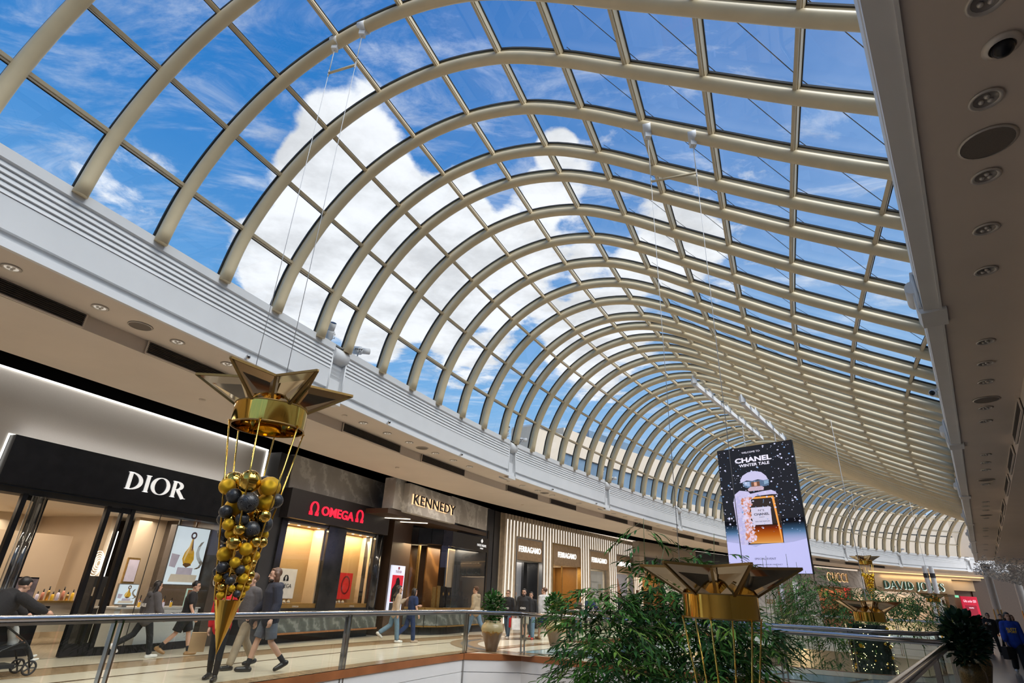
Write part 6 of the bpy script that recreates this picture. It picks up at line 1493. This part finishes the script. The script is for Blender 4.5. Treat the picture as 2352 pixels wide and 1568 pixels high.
        l = L[i]; limb(m, [l[0], l[0].lerp(l[1], .5), l[1], l[1].lerp(l[2], .35), l[2]], [.085 * k * w, .075 * k * w, .054 * k, .056 * k, .036 * k]); fd = (l[3] - l[2] - Vector((0, 0, -.055 * k))).normalized(); fu = Vector((0, 0, 1)); fu = (fu - fd * fu.dot(fd)).normalized(); fb = l[2] - fu * .045 * k; limb(m, [fb - fd * .03 * k, fb + fd * .05 * k - fu * .008 * k, fb + fd * .14 * k - fu * .016 * k], [.034 * k, .034 * k, .024 * k]); limb(m, [l[2], fb], [.034 * k, .033 * k])
    remesh(part(m, 'body', skin, t), vox if vox < .012 else .0125)
    m = MB()
    for sx in (-1, 1): m.ball(hp(sx * .031, .083, .012), .011 * k, 8, 6, (1.2, .5, .7), HR)
    part(m, 'eyes', M_eye, t); m = MB()
    for sx in (-1, 1): m.bar(hp(sx * .015, .089, .034), hp(sx * .05, .078, .032), .007 * k, .008 * k)
    part(m, 'brows', M_brow, t); m = MB(); m.ball(hp(0, .083, -.062), .022 * k, 10, 6, (1, .35, .38), HR); part(m, 'mouth', M_lip, t)
    if beard:
        m = MB(); m.ball(hp(0, .035, -.085), .062 * k, 14, 9, (.92, .86, .66), HR); m.ball(hp(0, .08, -.045), .03 * k, 10, 6, (.9, .4, .35), HR); part(m, 'beard', beard, t)
    if glasses:
        m = MB()
        for sx in (-1, 1):
            for q in range(10): m.bar(hp(sx * .033 + .024 * math.cos(q * .628), .097, .012 + .018 * math.sin(q * .628)), hp(sx * .033 + .024 * math.cos(q * .628 + .628), .097, .012 + .018 * math.sin(q * .628 + .628)), .004 * k, .004 * k)
            m.bar(hp(sx * .057, .095, .015), hp(sx * .078, 0, .01), .004 * k, .004 * k)
        part(m, 'spectacles', M_black, t)
    # hair
    st, hm = hair; m = MB()
    m.ball(hp(0, -.036, .052), .103 * k, 16, 11, (.83, .94, .92), HR); m.ball(hp(0, .02, .098), .062 * k, 12, 8, (1.0, .92, .5), HR)
    for sx in (-1, 1): m.ball(hp(sx * .062, -.01, .03), .034 * k, 10, 7, (.7, 1.2, 1.4), HR)
    if st == 'long':
        for sx in (-1, 0, 1): limb(m, [hp(sx * .055, -.05, .03), hp(sx * .062, -.07, -.09), T(sx * .07, -.105, .46), T(sx * .065, -.115, .33)], [.055 * k, .055 * k, .05 * k, .03 * k])
    elif st == 'shoulder':
        for sx in (-1, 0, 1): limb(m, [hp(sx * .058, -.035, .03), hp(sx * .07, -.05, -.07), hp(sx * .066, -.055, -.16)], [.05 * k, .048 * k, .03 * k])
    elif st == 'bun': m.ball(hp(0, -.13, .05), .045 * k, 12, 8)
    elif st == 'curly':
        rq = random.Random(9)
        for _ in range(26):
            a_ = rq.uniform(0, 6.28); b_ = rq.uniform(.1, 1.2); m.ball(hp(.085 * math.sin(b_) * math.cos(a_), -.02 + .095 * math.sin(b_) * math.sin(a_), .06 + .075 * math.cos(b_)), .027 * k, 8, 6)
    remesh(part(m, 'hair', hm, t), .011, 2)
    # clothing
    if top:
        km, kind, loose = top; m = MB(); torso(m, .016 + loose, 0, 6, low=-.11 if kind != 'crop' else .0)
        for i in (0, 1):
            a = A[i]
            if kind == 'tee': limb(m, [a[0], a[0].lerp(a[1], .62)], [(.060 + loose) * k, (.058 + loose) * k])
            else: limb(m, [a[0], a[0].lerp(a[1], .5), a[1], a[1].lerp(a[2], .5), a[1].lerp(a[2], .93)], [(.060 + loose) * k, (.058 + loose) * k, (.052 + loose) * k, (.052 + loose) * k, (.036 + loose * .5) * k])
        if hood: m.ball(T(0, -.115, .50), .10 * k, 14, 9, (1.15, .7, .75)); limb(m, [T(-.09, -.02, .53), T(0, .05, .50), T(.09, -.02, .53)], [.035 * k] * 3)
        else: limb(m, [T(-.05, .0, .535), T(0, .03, .52), T(.05, .0, .535)], [.03 * k] * 3)
        remesh(part(m, {'tee': 't_shirt', 'hoodie': 'hoodie'}.get(kind, 'jumper'), km, t), max(vox, .013))
    if bottom:
        km, kind, loose = bottom; m = MB(); limb(m, [T(0, 0, -.10), T(0, 0, .02), T(0, .004, .10)], [(.122) * k * w, .126 * k * w, .112 * k * w], 1.4, 16)
        for i in (0, 1):
            l = L[i]
            if kind == 'shorts': limb(m, [l[0], l[0].lerp(l[1], .5), l[0].lerp(l[1], .9)], [(.098 + loose) * k * w, (.098 + loose) * k * w, (.094 + loose) * k * w], cut=True)
            else: limb(m, [l[0], l[0].lerp(l[1], .5), l[1], l[1].lerp(l[2], .5), l[1].lerp(l[2], .93)], [.096 * k * w, (.086 + loose * .7) * k * w, (.064 + loose) * k, (.060 + loose) * k, (.050 + loose * 1.15) * k])
        remesh(part(m, 'shorts' if kind == 'shorts' else 'trousers', km, t), max(vox, .013))
    for i in (0, 1):
        l = L[i]; m = MB(); d = (l[3] - l[2]); d.z = 0; dn = (l[3] - l[2] - Vector((0, 0, -.055 * k))); d = dn.normalized(); up = Vector((0, 0, 1)); up = (up - d * up.dot(d)).normalized(); b0 = l[2] - up * .045 * k
        limb(m, [b0 - d * .055 * k, b0 + d * .06 * k - up * .008 * k, b0 + d * .17 * k - up * .016 * k], [.048 * k, .050 * k, .038 * k], 1.0); limb(m, [l[2] + up * .012 * k, l[2] - up * .04 * k], [.045 * k, .050 * k])
        remesh(part(m, 'shoe', shoes, t), .011, 2)
        if socks: q = MB(); s_ = (l[1] - l[2]).normalized(); limb(q, [l[2] - s_ * .01, l[2] + s_ * .12 * k], [.043 * k, .048 * k]); part(q, 'sock', socks, t)
    for (txt_, side, z_, wd, hg, pm, dx) in prints:
        y_ = (.165 + (top[2] if top else 0)) * (1 if side == 'front' else -1); c = T(dx, y_ * .95, z_)
        o = text('print_lettering', txt_, pm, t, (c.x + (wd / 2 if side == 'front' else -wd / 2), c.y, c.z), wd, hg, .004, rot=(math.pi / 2 , 0, math.pi if side == 'front' else 0), bold=.03)
    t['_wrist'] = [list(A[i][2] + A[i][3] * .09 * k) for i in (0, 1)]
    return t
def hand_world(t, i):
    v = Vector(t['_wrist'][i]); r = Matrix.Rotation(t.rotation_euler[2], 3, 'Z'); return Vector(t.location) + r @ v
def bag(label, p, col, w=.30, h=.34, d=.12, rz=0.0, band=None):
    t = thing('shopping_bag', label, 'bag', (p.x, p.y, p.z - h - .2), rz); m = MB(); m.add([(-w / 2, -d / 2, 0), (w / 2, -d / 2, 0), (w / 2, d / 2, 0), (-w / 2, d / 2, 0), (-w / 2, -d / 2, h), (w / 2, -d / 2, h), (w / 2, d / 2, h), (-w / 2, d / 2, h)], [(3, 2, 1, 0), (0, 1, 5, 4), (1, 2, 6, 5), (2, 3, 7, 6), (3, 0, 4, 7), (4, 5, 6, 7)])
    part(m, 'bag_body', col, t)
    for y in (-d / 2, d / 2): m = MB(); m.tube([(-w * .22, y, h), (-w * .15, y * .4, h + .17), (0, 0, h + .2), (w * .15, y * .4, h + .17), (w * .22, y, h)], .007, 6); part(m, 'handle', col, t)
    return t
E_print = mat('white_print', (.75, .75, .75), .7, var=.0); E_yellow = mat('yellow_print', (.75, .5, .02), .7, var=.0)
# the couple walking past the first shop
person('person in a grey hooded top with white lettering on its back, beside a shop', (-7.94, 14.2), 36, 1.60, hair=('long', M_hairb), top=(K_grey, 'hoodie', .035), bottom=(K_black, 'trousers', .012), shoes=S_white, legs=((-24, 36), (18, 6)), arms=((-14, 22, 8), (16, 22, 6)), hood=True, vox=.011, girl=True, prints=(('EAUS', 'back', .22, .27, .075, E_print, -.0),))
person('person in a black t-shirt and black shorts, walking ahead of the grey hooded top', (-7.5, 15.05), 70, 1.63, hair=('short', M_hairb), top=(K_black, 'tee', .02), bottom=(K_black, 'shorts', .022), shoes=S_tan, socks=K_black, legs=((18, 6), (-18, 24)), arms=((-12, 14, 8), (12, 18, 6)), head=(12, 4), vox=.011)
# behind the bauble cone
person('person in black leggings with a red top, mostly hidden behind the bauble cone', (-5.15, 11.75), 175, 1.70, hair=('long', M_hairb), top=(K_red, 'jumper', .012), bottom=(K_black, 'trousers', .0), shoes=S_black, legs=((8, 4), (-9, 8)), arms=((4, 55, 4), (-4, 10, 6)), girl=True)
pk = person('person in khaki trousers and a dark jacket, partly hidden behind the bauble cone', (-5.35, 13.35), 215, 1.86, hair=('short', M_hairbr), top=(K_grey, 'jumper', .025), bottom=(K_khaki, 'trousers', .016), shoes=S_black, legs=((20, 6), (-16, 20)), arms=((-14, 12, 6), (14, 18, 5)))
q = MB(); t = thing('paper_bag', 'brown kraft paper bag held beside the black leggings', 'bag', (-5.62, 11.95, .42), .5); part(B(-.13, -.07, 0, .13, .07, .32), 'bag_body', mat('kraft_paper', (.34, .22, .11), .8, var=.1), t)
# long haired walker
pn = person('bearded person with long brown hair, navy hooded top and grey shorts, walking past the jeweller', (-4.76, 13.05), 232, 1.97, hair=('shoulder', M_hairbr), top=(K_navy, 'hoodie', .026), bottom=(K_slate, 'shorts', .008), shoes=S_black, socks=K_black, legs=((-8, 34), (16, 4)), arms=((-8, 22, 10), (10, 32, 8)), hood=True, beard=M_brow, vox=.010, lean=5, head=(8, 0))
q = hand_world(pn, 1); t = thing('phone', 'black phone in the hand of the navy hooded top', 'phone', (q.x, q.y, q.z - .04)); part(B(-.005, -.04, -.06, .005, .04, .07), 'phone_body', M_black, t); part(B(-.0065, -.035, -.05, -.005, .035, .06), 'phone_screen', M_dark, t)
# two women by the portal
person('person in a beige jumper and blue jeans, left of the two by the stone portal', (-3.5, 20.95), 60, 1.74, hair=('long', M_hairb), top=(K_beige, 'jumper', .022), bottom=(K_denim, 'trousers', .02), shoes=S_white, legs=((-12, 46), (10, 4)), arms=((38, 80, 10), (-10, 16, 8)), girl=True, head=(18, 0))
person('person in a navy blouse, right of the two by the stone portal', (-3.0, 21.2), 50, 1.67, hair=('shoulder', M_hairb), top=(K_dnavy, 'tee', .03), bottom=(K_dnavy, 'trousers', .02), shoes=S_pink, legs=((-12, 40), (10, 4)), arms=((30, 60, 8), (6, 16, 10)), girl=True)
# group between the jars
person('person in a sand coloured hooded top and pale jeans, left of the first glazed jar', (-.95, 25.1), -62, 1.88, hair=('curly', M_hairbr), top=(K_sand, 'hoodie', .024), bottom=(K_denim, 'trousers', .018), shoes=S_white, legs=((22, 6), (-20, 20)), arms=((-8, 24, 8), (10, 30, 8)), hood=True, head=(-20, 0))
person('person with glasses in a black jumper and blue jeans, right of the first glazed jar', (.35, 25.0), 200, 1.78, hair=('bun', M_hairbr), top=(K_black, 'jumper', .024), bottom=(K_denim2, 'trousers', .012), shoes=S_white, legs=((16, 5), (-14, 20)), arms=((-8, 16, 8), (8, 14, 8)), girl=True, glasses=True, prints=(('OXO', 'front', .13, .2, .07, E_print, 0),))
pm = person('bearded person with glasses in a black jumper and stone shorts carrying bags', (.98, 24.5), 196, 1.85, hair=('short', M_hairb), top=(K_black, 'jumper', .028), bottom=(K_stone, 'shorts', .02), shoes=S_black, legs=((14, 5), (-14, 20)), arms=((-6, 10, 10), (6, 8, 10)), beard=M_brow, glasses=True, prints=(('OXO', 'front', .12, .22, .075, E_print, 0),))
q = hand_world(pm, 1); bag('white shopping bag in the hand of the bearded person in black', Vector((q.x, q.y, q.z + .12)), K_white, .34, .40, .12, .3); bag('red shopping bag behind the white shopping bag', Vector((q.x - .12, q.y + .18, q.z + .12)), K_red, .28, .34, .1, .3)
person('person in black with pale jeans and red shoes, just behind the bearded person', (1.3, 25.2), 198, 1.74, hair=('bun', M_hairb), top=(K_black, 'jumper', .012), bottom=(K_denim, 'trousers', .028), shoes=S_red, legs=((12, 5), (-14, 20)), arms=((-8, 12, 8), (8, 14, 8)), girl=True)
person('person in a green and white top and navy shorts, left of the second glazed jar', (1.86, 25.4), -30, 1.95, hair=('short', M_hairbr), top=(K_ltgrey, 'jumper', .024), bottom=(K_dnavy, 'shorts', .024), shoes=S_tan, legs=((16, 6), (-16, 22)), arms=((-10, 14, 10), (10, 16, 10)), head=(-50, 0))
t = bpy.data.objects[-1] if False else None
person('person with dark hair and a brown top behind the railing at the timber front', (3.95, 31.0), 150, 1.62, hair=('shoulder', M_hairb), top=(K_brown, 'jumper', .02), bottom=(K_denim2, 'trousers', .01), shoes=S_white, legs=((8, 4), (-8, 8)), girl=True, vox=.02)
person('grey haired person in a navy shirt leaning over the railing at the timber front', (4.5, 31.2), 165, 1.74, hair=('short', M_hairg), top=(K_dnavy, 'jumper', .02), bottom=(K_black, 'trousers', .01), shoes=S_black, legs=((6, 4), (-6, 8)), arms=((35, 60, 12), (35, 60, 12)), lean=22, head=(0, 25), vox=.02)
person('person with long brown hair, black top and pale jeans, crossing the near bridge', (4.25, 19.35), 84, 1.80, hair=('long', M_hairbr), top=(K_black, 'tee', .012), bottom=(K_denim, 'trousers', .03), shoes=S_black, legs=((-20, 22), (24, 6)), arms=((-22, 12, 10), (28, 30, 8)), girl=True)
# right walkway
pb = person('person in a bright blue sweatshirt with yellow lettering, carrying a black bag', (16.82, 20.27), 214, 1.80, hair=('long', M_hairb), top=(K_blue, 'jumper', .035), bottom=(K_black, 'trousers', .03), shoes=S_white, legs=((14, 4), (-12, 18)), arms=((-6, 10, 10), (8, 12, 8)), girl=True, head=(-14, 0), prints=(('RUSTY', 'front', .30, .26, .075, E_yellow, 0), ('SPORT', 'front', .225, .24, .07, E_yellow, 0)))
q = hand_world(pb, 1); bag('black shopping bag in the hand of the blue sweatshirt', Vector((q.x, q.y, q.z + .14)), K_black, .40, .36, .16, .4)
person('person in black with a small white chest print, beyond the blue sweatshirt', (23.6, 29.6), 205, 1.78, hair=('bun', M_hairb), top=(K_black, 'jumper', .02), bottom=(K_black, 'trousers', .012), shoes=S_black, legs=((14, 4), (-12, 16)), arms=((-6, 12, 8), (40, 70, 8)), vox=.02, prints=(('ON', 'front', .30, .13, .12, E_print, .05),))
person('person in a dark coat half hidden by the right edge of the picture', (18.6, 21.3), 210, 1.74, hair=('shoulder', M_hairbr), top=(K_grey, 'jumper', .03), bottom=(K_black, 'trousers', .02), shoes=S_black, legs=((12, 4), (-12, 16)), vox=.02, girl=True)
person('person in dark clothes far along the right walkway, behind the black top', (27.0, 33.0), 205, 1.76, hair=('short', M_hairb), top=(K_black, 'jumper', .02), bottom=(K_black, 'trousers', .012), shoes=S_black, legs=((12, 4), (-12, 16)), vox=.022)
person('pale haired person far along the right walkway, behind the blue sweatshirt', (25.0, 29.9), 205, 1.74, hair=('shoulder', M_hairbr), top=(K_stone, 'jumper', .02), bottom=(K_black, 'trousers', .012), shoes=S_black, legs=((12, 4), (-12, 16)), vox=.022, girl=True)
# parent with a pushchair at the left edge
person('person in a black jacket bending over the pushchair at the left edge of the picture', (-8.45, 10.35), 20, 1.74, hair=('short', M_hairb), top=(K_black, 'hoodie', .03), bottom=(K_black, 'trousers', .012), shoes=S_black, legs=((10, 8), (-12, 10)), arms=((52, 10, 6), (60, 8, 6)), lean=48, head=(14, 20), hood=True)
ps = thing('pushchair', 'black pushchair with a seated child at the left edge of the picture', 'pushchair', (-8.5, 11.05, 0), rad(62)); sx = 1
for x, y, r in ((-.36, -.26, .15), (-.36, .26, .15), (.42, -.2, .12), (.42, .2, .12)):
    m = MB(); n = 22
    m.tube([(x + r * .86 * math.cos(2 * math.pi * i / n), y, r + r * .86 * math.sin(2 * math.pi * i / n)) for i in range(n + 1)], r * .14, 8); wq = part(m, 'wheel', M_blackm, ps)
    m = MB()
    for i in range(5): a = 2 * math.pi * i / 5; m.bar((x, y, r), (x + r * .84 * math.cos(a), y, r + r * .84 * math.sin(a)), .02, .025, (0, 1, 0))
    part(m, 'spokes', M_dark, wq)
m = MB()
for y in (-.24, .24): m.tube([(-.36, y, .15), (-.1, y, .42), (.2, y, .55), (.3, y, .42), (.42, y * .85, .13)], .016, 8); m.tube([(.2, y, .55), (-.25, y, .85), (-.52, y, 1.02)], .015, 8)
m.tube([(-.52, -.24, 1.02), (-.52, .24, 1.02)], .02, 8); part(m, 'chassis', M_black, ps)
m = MB(); m.bar((-.12, 0, .42), (.28, 0, .48), .40, .07); m.bar((-.12, 0, .44), (-.34, 0, .92), .40, .06, (0, 1, 0)); part(m, 'seat', K_black, ps)
m = MB(); m.lathe([(.30, 0), (.29, .08), (.24, .18), (.12, .26), (0, .28)], 18, (-.22, 0, .82)); part(m, 'canopy', K_black, ps)
m = MB(); m.bar((-.30, 0, .16), (.2, 0, .16), .36, .06); part(m, 'basket', K_black, ps)
ch = person('small child in a white top seated in the black pushchair, white trainers forward', (-8.4, 11.12), 28, .95, hair=('short', M_hairbr), top=(K_white, 'tee', .012), bottom=(K_black, 'trousers', .012), shoes=S_white, legs=((78, 40), (70, 36)), arms=((24, 30, 6), (24, 30, 6)), lean=-18, z0=.20)
# settle the soft surfaces into plain meshes
bpy.context.view_layer.update(); dg = bpy.context.evaluated_depsgraph_get()
for o in REMESH:
    me = bpy.data.meshes.new_from_object(o.evaluated_get(dg)); old = o.data; o['_new'] = 1
    o.modifiers.clear(); o.data = me
    for p in me.polygons: p.use_smooth = True
for o in bpy.data.objects:
    for k in ('_new', '_wrist'):
        if k in o: del o[k]
